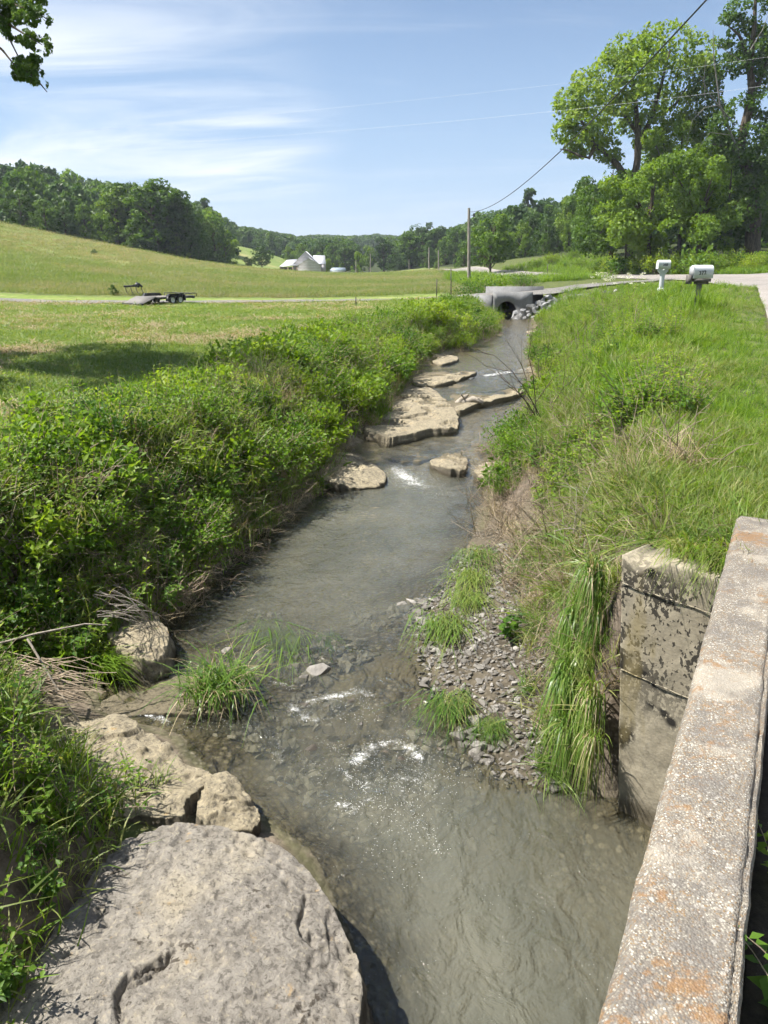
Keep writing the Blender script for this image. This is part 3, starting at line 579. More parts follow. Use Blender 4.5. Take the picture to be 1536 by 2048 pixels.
def rock(name, label, outline, ztop, zbot=-0.45, dome=0.05, seed=1, nr=40, na=120, rough=0.05, mat='limestone_tan', cracks=(), tiltx=0.0, tilty=0.0, step=0.03, cat='rock', group=None, rim=0.94, jag=0.22, flat=True, pits=None):
    P = np.array([on(px, py, ztop)[:2] for px, py in outline]); k = len(P)
    t_ = np.linspace(0, k, na, endpoint=False); i0 = t_.astype(int) % k; f = (t_ - np.floor(t_))[:, None]
    p0, p1, p2, p3 = P[(i0 - 1) % k], P[i0], P[(i0 + 1) % k], P[(i0 + 2) % k]
    O = 0.5 * ((2 * p1) + (-p0 + p2) * f + (2 * p0 - 5 * p1 + 4 * p2 - p3) * f ** 2 + (-p0 + 3 * p1 - 3 * p2 + p3) * f ** 3)
    c = P.mean(0); rad = np.linalg.norm(O - c, axis=1).mean(); ang_ = np.linspace(0, 2 * math.pi, na, endpoint=False)
    jg = fbm(np.stack([np.cos(ang_) * 5 + seed, np.sin(ang_) * 5, ang_ * 0], 1), 5, seed + 80, 0.65) - 0.5; O = c + (O - c) * (1 + jag * jg)[:, None]
    n1 = int(nr * 0.72); rs = np.concatenate([np.linspace(0.02, rim, n1), rim + (1 - rim) * np.sin(np.linspace(0, 1, nr - n1 + 1)[1:] * math.pi / 2)])
    aa = np.concatenate([np.zeros(n1), np.linspace(0, 1, nr - n1 + 1)[1:] ** 1.25])
    XY = c[None, None] + (O - c)[None] * rs[:, None, None]
    x, y = XY[..., 0], XY[..., 1]
    zt = ztop + dome * (1 - rs[:, None] ** 2) + tiltx * (x - c[0]) + tilty * (y - c[1])
    z = zt + (zbot - zt) * aa[:, None]
    V = np.stack([x, y, z], -1).reshape(-1, 3)
    nz = fbm(V * (1.3 / max(rad, .25)) + seed * 7.7, 5, seed) - 0.5; nz2 = fbm(V * np.array([7, 7, 16]) + seed, 4, seed + 20) - 0.5; nz3 = fbm(V * 26, 3, seed + 40) - 0.5
    a_ = np.repeat(aa, na); up = 1 - sstep(0.02, 0.4, a_)
    lay = fbm(V * np.array([2.2, 2.2, 0]) / max(rad, .3) ** 0.5 + seed * 3.1, 3, seed + 60)
    V[:, 2] += up * (nz * rough * 2.6 + nz2 * rough * 0.7 + nz3 * 0.02 - step * sstep(0.50, 0.515, lay) - step * 0.7 * sstep(0.60, 0.61, lay))
    out = V[:, :2] - c; out /= np.linalg.norm(out, axis=1, keepdims=True) + 1e-6
    lev = (V[:, 2] - zbot) / 0.075 + 2.5 * nz; bed = (np.floor(lev) % 3 - 1) * 0.9 + (fbm(np.stack([np.floor(lev) * 3.1, np.arctan2(out[:, 1], out[:, 0]) * 3, lev * 0], 1), 3, seed + 5) - .5) * 2
    V[:, :2] += out * ((1 - up) * (nz * rough * 3 + nz2 * rough * 2.0 + nz3 * 0.03 + bed * 0.02))[:, None]
    if pits is not None:
        rp = np.random.default_rng(seed + 90)
        for _ in range(pits[0]):
            i_ = rp.integers(0, na); f_ = rp.uniform(pits[1], .98); pc = c + (O[i_] - c) * f_; w_ = rp.uniform(.012, .035); V[:, 2] -= up * rp.uniform(.01, .03) * np.exp(-(((V[:, 0] - pc[0]) / w_) ** 2 + ((V[:, 1] - pc[1]) / (w_ * rp.uniform(.6, 1.6))) ** 2))
    for line, w_, d_ in cracks:
        L = np.array([on(px, py, ztop)[:2] for px, py in line]); dd_ = dist_line(V[:, 0] + nz2 * 0.12, V[:, 1] + nz3 * 0.1, L); V[:, 2] -= up * d_ * np.exp(-(dd_ / w_) ** 2)
    i = np.arange(nr - 1)[:, None]; j = np.arange(na)[None]
    F = np.stack([i * na + j, (i + 1) * na + j, (i + 1) * na + (j + 1) % na, i * na + (j + 1) % na], -1).reshape(-1, 4)
    ar = 0.5 * np.sum(O[:, 0] * np.roll(O[:, 1], -1) - O[:, 1] * np.roll(O[:, 0], -1))
    if ar < 0: F = F[:, ::-1]
    V = np.vstack([V, [c[0], c[1], V[:na, 2].mean()]]); fan = np.array([(len(V) - 1, b_, (b_ + 1) % na) for b_ in range(na)])
    if ar < 0: fan = fan[:, ::-1]
    above = V[:, 2] - wl(V[:, 0], V[:, 1])
    loc = np.array([c[0], c[1], zbot]); V = V - loc
    return tag(link(name, mk(name, V, [F, fan], {'above': above}, [M[mat]], smooth=not flat), None, loc), label, cat, group)
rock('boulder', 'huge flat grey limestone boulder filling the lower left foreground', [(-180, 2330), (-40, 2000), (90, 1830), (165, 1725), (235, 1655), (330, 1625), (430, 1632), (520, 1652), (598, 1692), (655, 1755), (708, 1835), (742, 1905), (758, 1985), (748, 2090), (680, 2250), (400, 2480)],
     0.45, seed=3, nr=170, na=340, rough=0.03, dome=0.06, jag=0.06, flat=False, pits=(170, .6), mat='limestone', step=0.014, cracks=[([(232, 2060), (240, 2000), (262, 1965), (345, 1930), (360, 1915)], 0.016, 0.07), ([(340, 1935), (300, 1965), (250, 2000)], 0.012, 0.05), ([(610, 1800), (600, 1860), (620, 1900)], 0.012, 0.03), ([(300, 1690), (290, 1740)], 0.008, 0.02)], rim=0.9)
rock('rock_shelf', 'tan rock shelf with a weed growing in it, above the big boulder', [(20, 1405), (110, 1425), (190, 1432), (245, 1422), (300, 1450), (350, 1492), (410, 1532), (440, 1562), (400, 1585), (383, 1620), (370, 1645), (270, 1640), (170, 1640), (60, 1600), (-40, 1500)], 0.24, seed=5, nr=110, na=240, rough=0.05, pits=(60, .3), dome=0.05, step=0.04)
rock('rock_block', 'broken tan rock block with a dark split side beside the rock shelf', [(392, 1572), (420, 1550), (455, 1549), (492, 1578), (522, 1618), (508, 1645), (445, 1650), (395, 1640)], 0.20, seed=9, nr=60, na=110, rough=0.05, tiltx=-0.12, step=0.03)
rock('sunken_slab', 'yellow brown rock slab under thin water left of the grass tuft', [(190, 1405), (280, 1372), (400, 1345), (470, 1385), (475, 1415), (400, 1428), (300, 1425), (220, 1430)], 0.035, seed=11, nr=50, na=110, rough=0.025, dome=0.01, step=0.01)
rock('rock', 'rounded grey rock half hidden under arching brambles at the left bank', [(205, 1265), (245, 1215), (300, 1212), (345, 1262), (342, 1305), (300, 1325), (240, 1318)], 0.26, seed=13, nr=60, na=110, rough=0.05, dome=0.06, rim=.85)
rock('rock', 'pale tan rock jutting into the stream beside the white rapid', [(650, 908), (700, 897), (738, 916), (776, 946), (758, 962), (705, 968), (650, 962), (590, 940)], 0.21, seed=15, nr=60, na=130, rough=0.035, tiltx=-0.12, dome=0.06, rim=.97)
rock('rock_slab', 'broad brown layered slab along the left edge of the stream', [(755, 815), (795, 772), (850, 770), (895, 797), (920, 828), (916, 850), (860, 860), (790, 877), (755, 872), (715, 850)], 0.37, seed=17, nr=80, na=180, rough=0.045, step=0.07, dome=0.05)
rock('rock_ledge', 'narrow dark edged ledge across the left half of the upper stream', [(812, 752), (860, 742), (905, 736), (958, 743), (935, 752), (890, 766), (830, 768)], 0.43, seed=19, nr=50, na=130, rough=0.04, step=0.05)
rock('rock_ledge', 'long thin rock sill crossing the stream with water slipping over it', [(868, 800), (910, 786), (960, 790), (1010, 782), (1060, 765), (1078, 768), (1030, 790), (960, 806), (920, 820), (885, 815)], 0.33, seed=21, nr=50, na=150, rough=0.03, step=0.03, dome=0.02)
rock('sunken_shelf', 'flat brown rock shelf under thin water above the sill', [(845, 790), (880, 772), (950, 752), (1030, 742), (1058, 762), (1000, 780), (930, 788), (890, 800)], 0.305, seed=31, nr=50, na=130, rough=0.02, dome=0.0, step=0.02)
rock('sunken_shelf', 'smooth brown shelf under sliding water above the white rapid', [(745, 905), (790, 885), (870, 872), (940, 880), (935, 900), (870, 915), (800, 922)], 0.175, seed=33, nr=50, na=130, rough=0.02, dome=0.0, step=0.02)
rock('rock', 'small angular tan rock in midstream below the riffle', [(858, 922), (880, 910), (905, 904), (932, 905), (936, 922), (928, 936), (895, 938)], 0.22, seed=23, nr=40, na=90, rough=0.02, tiltx=-0.08, dome=0)
rock('rock', 'low tan rock poking from the right bank by the driftwood clump', [(948, 938), (975, 924), (1015, 925), (1020, 944), (985, 954), (955, 950)], 0.2, seed=25, nr=40, na=90, rough=0.04)
rock('rock', 'small flat stone at the left bank above the ledges', [(862, 722), (885, 712), (908, 711), (918, 718), (885, 728)], 0.52, seed=27, nr=30, na=70, rough=0.03)
rock('rock', 'grey slab end sticking out at the far right bank', [(1052, 663), (1075, 660), (1095, 664), (1075, 668)], 0.56, seed=29, nr=24, na=60, rough=0.03)

# ------------------------------------------------------------------ stones of the gravel bar
import bmesh
def shard(seed, flat=0.45, n=16):
    r_ = np.random.default_rng(seed); bm = bmesh.new(); v = r_.normal(size=(n, 3)); v /= np.linalg.norm(v, axis=1, keepdims=True); v *= r_.uniform(0.75, 1.0, (n, 1)); v *= np.array([1, r_.uniform(0.55, 0.85), flat])
    for q_ in v: bm.verts.new(q_)
    bmesh.ops.convex_hull(bm, input=bm.verts); bmesh.ops.delete(bm, geom=[q_ for q_ in bm.verts if not q_.link_faces], context='VERTS')
    me = bpy.data.meshes.new('stone'); bm.to_mesh(me); bm.free(); return me
t = NT('gravel_stone'); r_ = t.rand(); n_ = t.noise(t.pos('O'), 2.5, 5, 0.6)
col = t.mix(r_, (0.11, 0.102, 0.09), (0.25, 0.235, 0.21)); col = t.mix(t.ramp(r_, 0.7, 0.95), col, (0.33, 0.31, 0.285)); col = t.mix(t.ramp(n_, 0.35, 0.7, 0, 0.5), col, (0.13, 0.115, 0.095))
M['stone'] = t.fin(col, 0.85, t.bump(n_, 0.4, 0.1), 0.3)
t = NT('limestone_riprap'); n_ = t.noise(t.pos(), 4, 6, 0.65)
col = t.mix(t.ramp(n_, 0.3, 0.7), (0.17, 0.17, 0.175), (0.32, 0.32, 0.31)); M['riprap'] = t.fin(col, 0.9, t.bump(n_, 0.6, 0.06), 0.25)
SH = [shard(s_, f_) for s_, f_ in ((1, .4), (2, .5), (3, .35), (4, .45), (5, .55), (6, .3), (7, .42), (8, .38))]
for m_ in SH: m_.materials.append(M['stone'])
def scatter(name, protos, P, rot, scl, label=None, cat=None, pid=None, kind='stuff'):
    n = len(P); me = bpy.data.meshes.new(name); me.vertices.add(n); me.vertices.foreach_set('co', np.asarray(P, np.float32).ravel())
    a = me.attributes.new('rot', 'FLOAT_VECTOR', 'POINT'); a.data.foreach_set('vector', np.asarray(rot, np.float32).ravel())
    scl = np.asarray(scl, np.float32); scl = np.repeat(scl[:, None], 3, 1) if scl.ndim == 1 else scl
    a = me.attributes.new('scl', 'FLOAT_VECTOR', 'POINT'); a.data.foreach_set('vector', np.ascontiguousarray(scl).ravel())
    a = me.attributes.new('pid', 'INT', 'POINT'); a.data.foreach_set('value', np.asarray(rng.integers(0, len(protos), n) if pid is None else pid, np.int32))
    o = link(name, me)
    ng = bpy.data.node_groups.new(name, 'GeometryNodeTree'); ng.interface.new_socket('Geometry', in_out='INPUT', socket_type='NodeSocketGeometry'); ng.interface.new_socket('Geometry', in_out='OUTPUT', socket_type='NodeSocketGeometry')
    N, L = ng.nodes, ng.links; gi, go, ip, jn = N.new('NodeGroupInput'), N.new('NodeGroupOutput'), N.new('GeometryNodeInstanceOnPoints'), N.new('GeometryNodeJoinGeometry')
    for pm in protos:
        oi = N.new('GeometryNodeObjectInfo'); oi.inputs['As Instance'].default_value = True; oi.inputs[0].default_value = bpy.data.objects.new(pm.name, pm); L.new(oi.outputs['Geometry'], jn.inputs[0])
    def na(nm, ty):
        k = N.new('GeometryNodeInputNamedAttribute'); k.data_type = ty; k.inputs[0].default_value = nm; return k.outputs['Attribute']
    L.new(gi.outputs[0], ip.inputs['Points']); L.new(jn.outputs[0], ip.inputs['Instance']); ip.inputs['Pick Instance'].default_value = True
    L.new(na('pid', 'INT'), ip.inputs['Instance Index']); L.new(na('rot', 'FLOAT_VECTOR'), ip.inputs['Rotation']); L.new(na('scl', 'FLOAT_VECTOR'), ip.inputs['Scale']); L.new(ip.outputs[0], go.inputs[0])
    o.modifiers.new('scatter', 'NODES').node_group = ng
    return tag(o, label, cat, None, kind)
def d1r_f(y): return np.interp(y, [4.86, 6, 7, 8.36, 10, 12], [0.22, 0.8, 1.05, 1.25, 0.9, 0.35])
def bar_pts(n, lo=-0.45):
    y = rng.uniform(4.95, 10.2, n * 3); x = xr(y) + rng.uniform(lo, 1.4, n * 3); k = (x - xr(y) < d1r_f(y)); x, y = x[k][:n], y[k][:n]; return x, y
x, y = bar_pts(200, -0.05); s_ = rng.uniform(0.027, 0.046, len(x)); zg = ground(x, y)
for i in range(len(x)):
    tag(link('stone', SH[i % 8], None, (x[i], y[i], zg[i] + 0.25 * s_[i]), (rng.normal(0, .3), rng.normal(0, .3), rng.uniform(0, 6.3)), s_[i]), 'angular grey brown stone lying on the gravel bar beside the abutment', 'stone', 'stones of the gravel bar')
x, y = bar_pts(4200, -.22); s_ = rng.gamma(2.0, 0.0085, len(x)) + 0.008; zg = ground(x, y)
xs, ys_ = rng.uniform(-1.7, 1.2, 2200), rng.uniform(4.7, 8.6, 2200); k = (xs > xl(ys_) + 0.5) & (xs < xr(ys_)) & (n2(xs, ys_, 1.1, 2, 8) > 0.45); xs, ys_ = xs[k], ys_[k]
x = np.concatenate([x, xs]); y = np.concatenate([y, ys_]); s_ = np.concatenate([s_, rng.gamma(2.2, 0.018, len(xs)) + 0.02]); zg = ground(x, y)
scatter('gravel', SH, np.stack([x, y, zg + 0.2 * s_], 1), np.stack([rng.normal(0, .35, len(x)), rng.normal(0, .35, len(x)), rng.uniform(0, 6.3, len(x))], 1), s_, 'grey brown gravel of the bar and the riffle bed', 'gravel')

t = NT('wet_stone'); n_ = t.noise(t.pos(), 9, 5, 0.6); M['wet_stone'] = t.fin(t.mix(t.ramp(n_, 0.3, 0.7), (0.035, 0.03, 0.024), (0.12, 0.10, 0.075)), 0.3, t.bump(n_, 0.4, 0.03), 0.5)
WS = [shard(50 + i, .5, 18) for i in range(5)]
for m_ in WS: m_.materials.append(M['wet_stone'])
for i, (px, py, s) in enumerate([(610, 1405, .08), (655, 1410, .06), (700, 1400, .07), (655, 1450, .09), (690, 1465, .07), (620, 1490, .08), (740, 1500, .06), (770, 1495, .07), (800, 1510, .06), (860, 1450, .07), (830, 1430, .06), (760, 1430, .06), (720, 1445, .05), (880, 1490, .06), (905, 1520, .06), (850, 1400, .06), (800, 1385, .05), (545, 1395, .06), (900, 1460, .05)]):
    q = on(px, py, .03); tag(link('wet_stone', WS[i % 5], None, (q[0], q[1], float(wl(np.array(q[0]), np.array(q[1]))) - .3 * s), (rng.normal(0, .3), rng.normal(0, .3), rng.uniform(0, 6)), s), 'dark wet stone breaking the surface of the near riffle', 'stone', 'wet stones in the near riffle')
# ------------------------------------------------------------------ culvert under the farm track, with riprap
cv = thing('culvert', 'new grey concrete culvert headwalls with a round pipe, carrying the track', 'culvert', (8.55, 52.5, 0))
def holed_wall(w0, w1, z0, z1, th, hx, hz, hr, n=32):
    a = np.sort(np.concatenate([np.arange(n) * 2 * math.pi / n + .013, [math.atan2(cz_ - hz, cx_ - hx) % (2 * math.pi) for cx_ in (w0, w1) for cz_ in (z0, z1)]])); n = len(a); C = np.stack([hx + hr * np.cos(a), hz + hr * np.sin(a)], 1); Q = []
    for k in range(n):
        d_ = np.array([math.cos(a[k]), math.sin(a[k])]); ts = [((w1 if d_[0] > 0 else w0) - hx) / d_[0] if abs(d_[0]) > 1e-6 else 1e9, ((z1 if d_[1] > 0 else z0) - hz) / d_[1] if abs(d_[1]) > 1e-6 else 1e9]
        Q.append(np.array([hx, hz]) + d_ * min(ts))
    Q = np.array(Q)
    V = np.concatenate([np.stack([C[:, 0], np.full(n, yy), C[:, 1]], 1) for yy in (0, th)] + [np.stack([Q[:, 0], np.full(n, yy), Q[:, 1]], 1) for yy in (0, th)]); F = []
    for k in range(n):
        m = (k + 1) % n; F += [(k, m, 2 * n + m, 2 * n + k)[::-1], (n + k, n + m, 3 * n + m, 3 * n + k), (k, n + k, n + m, m)[::-1], (2 * n + k, 2 * n + m, 3 * n + m, 3 * n + k)[::-1]]
    return V, np.array(F)
V, F = holed_wall(-1.35, 1.25, 0.1, 2.2, 0.22, -0.42, 1.0, 0.62); link('headwall', mk('headwall', V, F, None, [M['newcon']]), cv)
mb = MB(); mb.box((0.9, 4.35, 1.45), (4.1, 0.22, 2.0)); link('headwall', mb.mesh('headwall', [M['newcon']]), cv, rot=(0, 0, R(2)))
mb = MB(); mb.box((-1.95, 0.52, 1.2), (1.35, 0.2, 1.6), rz=R(-38)); link('wing_wall', mb.mesh('wing_wall', [M['newcon']]), cv)
mb = MB(); n_ = 60; mb.tube([(-0.42, 0.03 + 4.2 * i / n_, 1.0) for i in range(n_ + 1)], [0.60 + 0.02 * math.sin(i * 1.6) for i in range(n_ + 1)], 28, cap=False)
M['pipe'] = plain('corrugated_pipe', (0.045, 0.045, 0.05), 0.6); link('pipe', mb.mesh('pipe', [M['pipe']], True), cv)
RS = [shard(30 + i, 0.7, 11) for i in range(6)]
for m_ in RS: m_.materials.append(M['riprap'])
spots = [(1030, 626, .55), (1048, 621, .5), (1062, 612, .6), (1076, 603, .65), (1090, 612, .85), (1105, 603, .75), (1098, 594, .6), (1122, 598, .6), (1070, 622, .5), (1085, 620, .45), (1112, 612, .5), (1138, 597, .5), (1150, 592, .55), (1160, 597, .5), (1170, 590, .45), (1040, 632, .4), (1058, 630, .4), (1130, 606, .45), (1180, 592, .4), (1078, 593, .5), (1024, 634, .35)]
spots = [(px, py, s * .62) for px, py, s in spots] + [(px + 9, py + 4, s * .5) for px, py, s in spots] + [(px + 60, py - 8, s * .45) for px, py, s in spots[8:16]]
desc = 'pale angular riprap block heaped beside the culvert headwall'
for i, (px, py, s) in enumerate(spots):
    Y = 52.2 - (py - 600) * 0.05; q_ = at(px, py, Y); gq = gz(q_[0], q_[1]); zc = max(gq + 0.15 * s, min(q_[2], gq + 0.9))
    tag(link('riprap_block', RS[i % 6], None, (q_[0], q_[1], zc), (rng.normal(0, .35), rng.normal(0, .35), rng.uniform(-.6, .6)), (s * 1.0, s * 0.8, s * 0.8)), desc, 'boulder', 'riprap beside the culvert')

# ------------------------------------------------------------------ mailboxes
M['white_paint'] = plain('white_paint', (0.56, 0.58, 0.60), 0.4, 0.04); M['black_paint'] = plain('black_lettering', (0.015, 0.015, 0.015), 0.5); M['grey_wood'] = plain('weathered_wood', (0.12, 0.11, 0.10), 0.9, 0.3, 10, bumps=0.4)
def lettering(name, txt, size, mat, parent, loc, rot):
    cu = bpy.data.curves.new(name, 'FONT'); cu.body = txt; cu.size = size; cu.extrude = 0.002; cu.align_x = 'CENTER'; cu.align_y = 'CENTER'; cu.offset = size * 0.018
    ob = bpy.data.objects.new(name, cu); COL.objects.link(ob); bpy.context.view_layer.update(); me = bpy.data.meshes.new_from_object(ob); bpy.data.objects.remove(ob); me.materials.append(mat)
    return link(name, me, parent, loc, rot)
def mailbox_shell(L, W, H):
    n = 14; prof = [(-W / 2, 0)] + [(-W / 2 * math.cos(math.pi * k / n), H - W / 2 + W / 2 * math.sin(math.pi * k / n)) for k in range(n + 1)] + [(W / 2, 0)]
    k = len(prof); V = [(x_, y_, z_) for x_ in (-L / 2, L / 2) for y_, z_ in prof]; mb = MB(); mb.add(V, [(i, i + 1, k + i + 1, k + i) for i in range(k - 1)] + [(k - 1, 0, k, 2 * k - 1)])
    for o_, r_ in ((0, 1), (k, -1)):
        c_ = (V[o_][0], 0, H / 2); pts = [V[o_ + i] for i in range(k)] + [c_]; mb.add(pts, [(i, (i + 1) % k, k, k)[::r_] if r_ == 1 else ((i + 1) % k, i, k, k) for i in range(k)])
    return mb
q_ = at(1405, 530, 24); g_ = gz(q_[0], 24)
mbx = thing('mailbox', 'white round-topped mailbox numbered 372 on a grey wooden bracket by the road', 'mailbox', (q_[0], 24, g_), R(6)); zt = q_[2] - g_
L_, H_ = 0.60, 0.38
link('box', mailbox_shell(L_, 0.29, H_).mesh('box', [M['white_paint']]), mbx, (0, 0, zt - H_))
d_ = MB(); d_.box((-L_ / 2 - 0.012, 0, 0.18), (0.02, 0.27, 0.30)); link('door', d_.mesh('door', [plain('grey_door', (0.3, 0.31, 0.32), 0.5)]), mbx, (0, 0, zt - H_))
lettering('number', '372', 0.155, M['black_paint'], mbx, (-0.04, -0.149, zt - H_ + 0.155), (R(90), R(-6), 0))
b_ = MB(); b_.box((0, 0, -0.05), (0.52, 0.26, 0.09)); b_.box((0.02, 0, -0.13), (0.40, 0.12, 0.08)); link('bracket', b_.mesh('bracket', [M['grey_wood']]), mbx, (0, 0, zt - H_))
b_ = MB(); b_.box((-0.02, 0.02, (zt - H_ - 0.1) / 2 - 0.1), (0.12, 0.12, zt - H_ + 0.1)); link('post', b_.mesh('post', [M['grey_wood']]), mbx)
b_ = MB(); b_.box((-L_ / 2 - 0.07, 0.0, zt - H_ - 0.03), (0.10, 0.2, 0.26)); link('side_plate', b_.mesh('side_plate', [M['grey_wood']]), mbx)
q_ = at(1328, 520, 35); g_ = gz(q_[0], 35)
mb2 = thing('mailbox', 'white moulded mailbox on a flared white post, left of the number 372 box', 'mailbox', (q_[0], 35, g_), R(4)); zt = q_[2] - g_
link('box', mailbox_shell(0.54, 0.28, 0.37).mesh('box', [M['white_paint']]), mb2, (0, 0, zt - 0.37))
lettering('number', '388', 0.14, M['black_paint'], mb2, (0.03, -0.144, zt - 0.2), (R(90), 0, 0))
V = []; b_ = MB()
for z_, w_ in ((zt - 0.371, 0.43), (zt - 0.46, 0.40), (zt - 0.58, 0.19), (zt - 0.66, 0.155), (-0.1, 0.155)): V += [(-w_ / 2, -.08, z_), (w_ / 2, -.08, z_), (w_ / 2, .08, z_), (-w_ / 2, .08, z_)]
b_.add(V, [(4 * i + (k + 1) % 4, 4 * i + k, 4 * i + 4 + k, 4 * i + 4 + (k + 1) % 4) for i in range(4) for k in range(4)] + [(0, 1, 2, 3)]); link('post', b_.mesh('post', [M['white_paint']]), mb2)
b_ = MB(); b_.box((0, 0, 0.15), (0.24, 0.24, 0.3)); link('post_base', b_.mesh('post_base', [M['white_paint']]), mb2)

# ------------------------------------------------------------------ trailer and implement on the track
M['blackmetal'] = plain('black_steel', (0.022, 0.022, 0.024), 0.45, 0.3); M['tyre'] = plain('tyre_rubber', (0.02, 0.02, 0.02), 0.85); M['rim'] = plain('steel_rim', (0.45, 0.46, 0.47), 0.35, metal=0.6); M['deckwood'] = plain('bleached_planks', (0.2, 0.185, 0.165), 0.9, 0.2, 8); M['steeldeck'] = plain('diamond_plate', (0.16, 0.15, 0.135), 0.7, 0.1)
X0 = on(322, 607, 1.25); tr = thing('flatbed_trailer', 'black tandem axle flatbed trailer parked on the mown field beside the track', 'trailer', (X0[0], X0[1], gz(X0[0], X0[1])), R(-32)); tr.scale = (.86, .86, .86)
W = 2.5        # local: +y forward, x right
b_ = MB()
for xs_ in (-W / 2 + .06, W / 2 - .06): b_.box((xs_, 0.6, 0.52), (0.12, 4.2, 0.14))
for yy in (-1.45, -.6, .4, 1.4, 2.65): b_.box((0, yy, 0.515), (W - .25, 0.10, 0.11))
b_.box((0, 3.2, 0.50), (0.10, 1.2, 0.10)); b_.box((0, 3.75, 0.42), (0.14, 0.25, 0.14)); link('frame', b_.mesh('frame', [M['blackmetal']]), tr)
for k in range(10):
    b_ = MB(); b_.box((-W / 2 + 0.24 + k * 0.225, 0.65, 0.605), (0.205, 4.05, 0.04)); link('plank', b_.mesh('plank', [M['deckwood']]), tr)
b_ = MB(); b_.box((0, -2.25, 0.39), (W - .1, 1.55, 0.05), rx=R(20)); link('dovetail', b_.mesh('dovetail', [M['steeldeck']]), tr)
b_ = MB(); b_.box((0, -2.98, 0.10), (W - .05, 0.08, 0.16)); link('rear_bumper', b_.mesh('rear_bumper', [M['blackmetal']]), tr)
wm_ = MB(); n_ = 24; a_ = [(0.36 * math.cos(2 * math.pi * i / n_), 0.36 * math.sin(2 * math.pi * i / n_)) for i in range(n_)]
V = [(s_ * h_, c1 * f_, c2 * f_) for s_, h_, f_ in ((-1, .10, .58), (-1, .11, .9), (-1, .08, 1), (1, .08, 1), (1, .11, .9), (1, .10, .58)) for c1, c2 in a_]
wm_.add(V, [(r_ * n_ + i, r_ * n_ + (i + 1) % n_, (r_ + 1) * n_ + (i + 1) % n_, (r_ + 1) * n_ + i) for r_ in range(5) for i in range(n_)]); tyre_me = wm_.mesh('tyre', [M['tyre']], True)
rm_ = MB(); V = [(s_, 0.36 * f_ * math.cos(2 * math.pi * i / n_), 0.36 * f_ * math.sin(2 * math.pi * i / n_)) for s_, f_ in ((-.10, .6), (-.07, .52), (-.05, .2), (-.08, .12), (-.08, .01), (.05, .01), (.05, .55)) for i in range(n_)]
rm_.add(V, [(r_ * n_ + i, r_ * n_ + (i + 1) % n_, (r_ + 1) * n_ + (i + 1) % n_, (r_ + 1) * n_ + i) for r_ in range(6) for i in range(n_)]); rim_me = rm_.mesh('rim', [M['rim']])
for sx in (-1, 1):
    for yy in (-.05, .80):
        w_ = link('wheel', None, tr, (sx * (W / 2 + 0.16), yy, 0.36), (0, 0, 0 if sx < 0 else math.pi)); link('tyre', tyre_me, w_); link('rim', rim_me, w_)
    b_ = MB(); pr = [(-.62, .30), (-.55, .72), (-.38, .86), (1.13, .86), (1.30, .72), (1.37, .30)]
    for (y0, z0), (y1, z1) in zip(pr[:-1], pr[1:]):
        x0, x1 = sx * (W / 2 + .03), sx * (W / 2 + .32); b_.add([(x0, y0, z0), (x1, y0, z0), (x1, y1, z1), (x0, y1, z1), (x0, y0 * .97, z0 - .02), (x1, y0 * .97, z0 - .02), (x1, y1 * .97, z1 - .02), (x0, y1 * .97, z1 - .02)], [(0, 1, 2, 3), (7, 6, 5, 4), (0, 4, 5, 1), (2, 6, 7, 3), (1, 5, 6, 2), (0, 3, 7, 4)])
    x0 = sx * (W / 2 + .025); b_.add([(x0, y_, z_) for y_, z_ in pr], [(0, 1, 4, 5), (1, 2, 3, 4)]); link('fender', b_.mesh('fender', [M['blackmetal']]), tr)
b_ = MB(); b_.tube([(W / 2, 1.6, .55), (W / 2, 1.6, .82), (W / 2, 2.9, .82), (W / 2, 2.9, .55)], .035, 6); b_.tube([(-W / 2, 1.6, .55), (-W / 2, 1.6, .82), (-W / 2, 2.9, .82), (-W / 2, 2.9, .55)], .035, 6); b_.tube([(-W / 2, 2.75, .82), (W / 2, 2.75, .82)], .035, 6); link('front_rail', b_.mesh('front_rail', [M['blackmetal']]), tr)
X1 = on(258, 599, 1.28); im = thing('farm_implement', 'low dark farm implement with angled arms standing behind the trailer', 'implement', (X1[0] - .2, X1[1] + 2.5, gz(X1[0], X1[1] + 2.5)), R(10))
b_ = MB(); b_.tube([(-.9, 0, .75), (-.2, 0, .80), (.35, 0, .95), (.6, 0, .7)], .07, 6); b_.tube([(-.9, .3, .7), (.5, .3, .78)], .06, 6); link('beam', b_.mesh('beam', [M['blackmetal']]), im)
b_ = MB()
for k in range(4): b_.tube([(-.8 + .42 * k, .1, .72), (-.72 + .42 * k, .05, .35), (-.55 + .42 * k, .02, .02)], .035, 5)
link('tines', b_.mesh('tines', [M['grey_wood']]), im)
b_ = MB(); b_.box((.2, .1, .85), (.35, .4, .25), rx=.3, ry=.4); link('gearbox', b_.mesh('gearbox', [M['blackmetal']]), im)

# ------------------------------------------------------------------ house, shed, poles, wires, posts
M['wrap'] = plain('house_wrap', (0.42, 0.395, 0.42), 0.7, 0.12, 2); M['metalroof'] = plain('white_metal_roof', (0.44, 0.45, 0.48), 0.5, 0.03); M['porchshade'] = plain('painted_porch_shade', (0.03, 0.028, 0.025), 0.9); M['seam'] = plain('wrap_seam', (0.62, 0.62, 0.64), 0.7); M['brick'] = plain('brick_pier', (0.22, 0.16, 0.13), 0.9)
hx, hy, _ = at(614, 548, 205); hz = gz(hx, hy) + 0.55
house = thing('house', 'small unfinished house in pale wrap with a white metal gabled roof', 'house', (hx, hy, hz), R(3)); house.scale = (1.06, 1.06, 1.0)
b_ = MB(); b_.box((-1.2, 4.5, -0.45), (10.0, 8.6, 0.9)); link('foundation', b_.mesh('foundation', [plain('foundation_block', (0.25, 0.24, 0.23), 0.9)]), house)
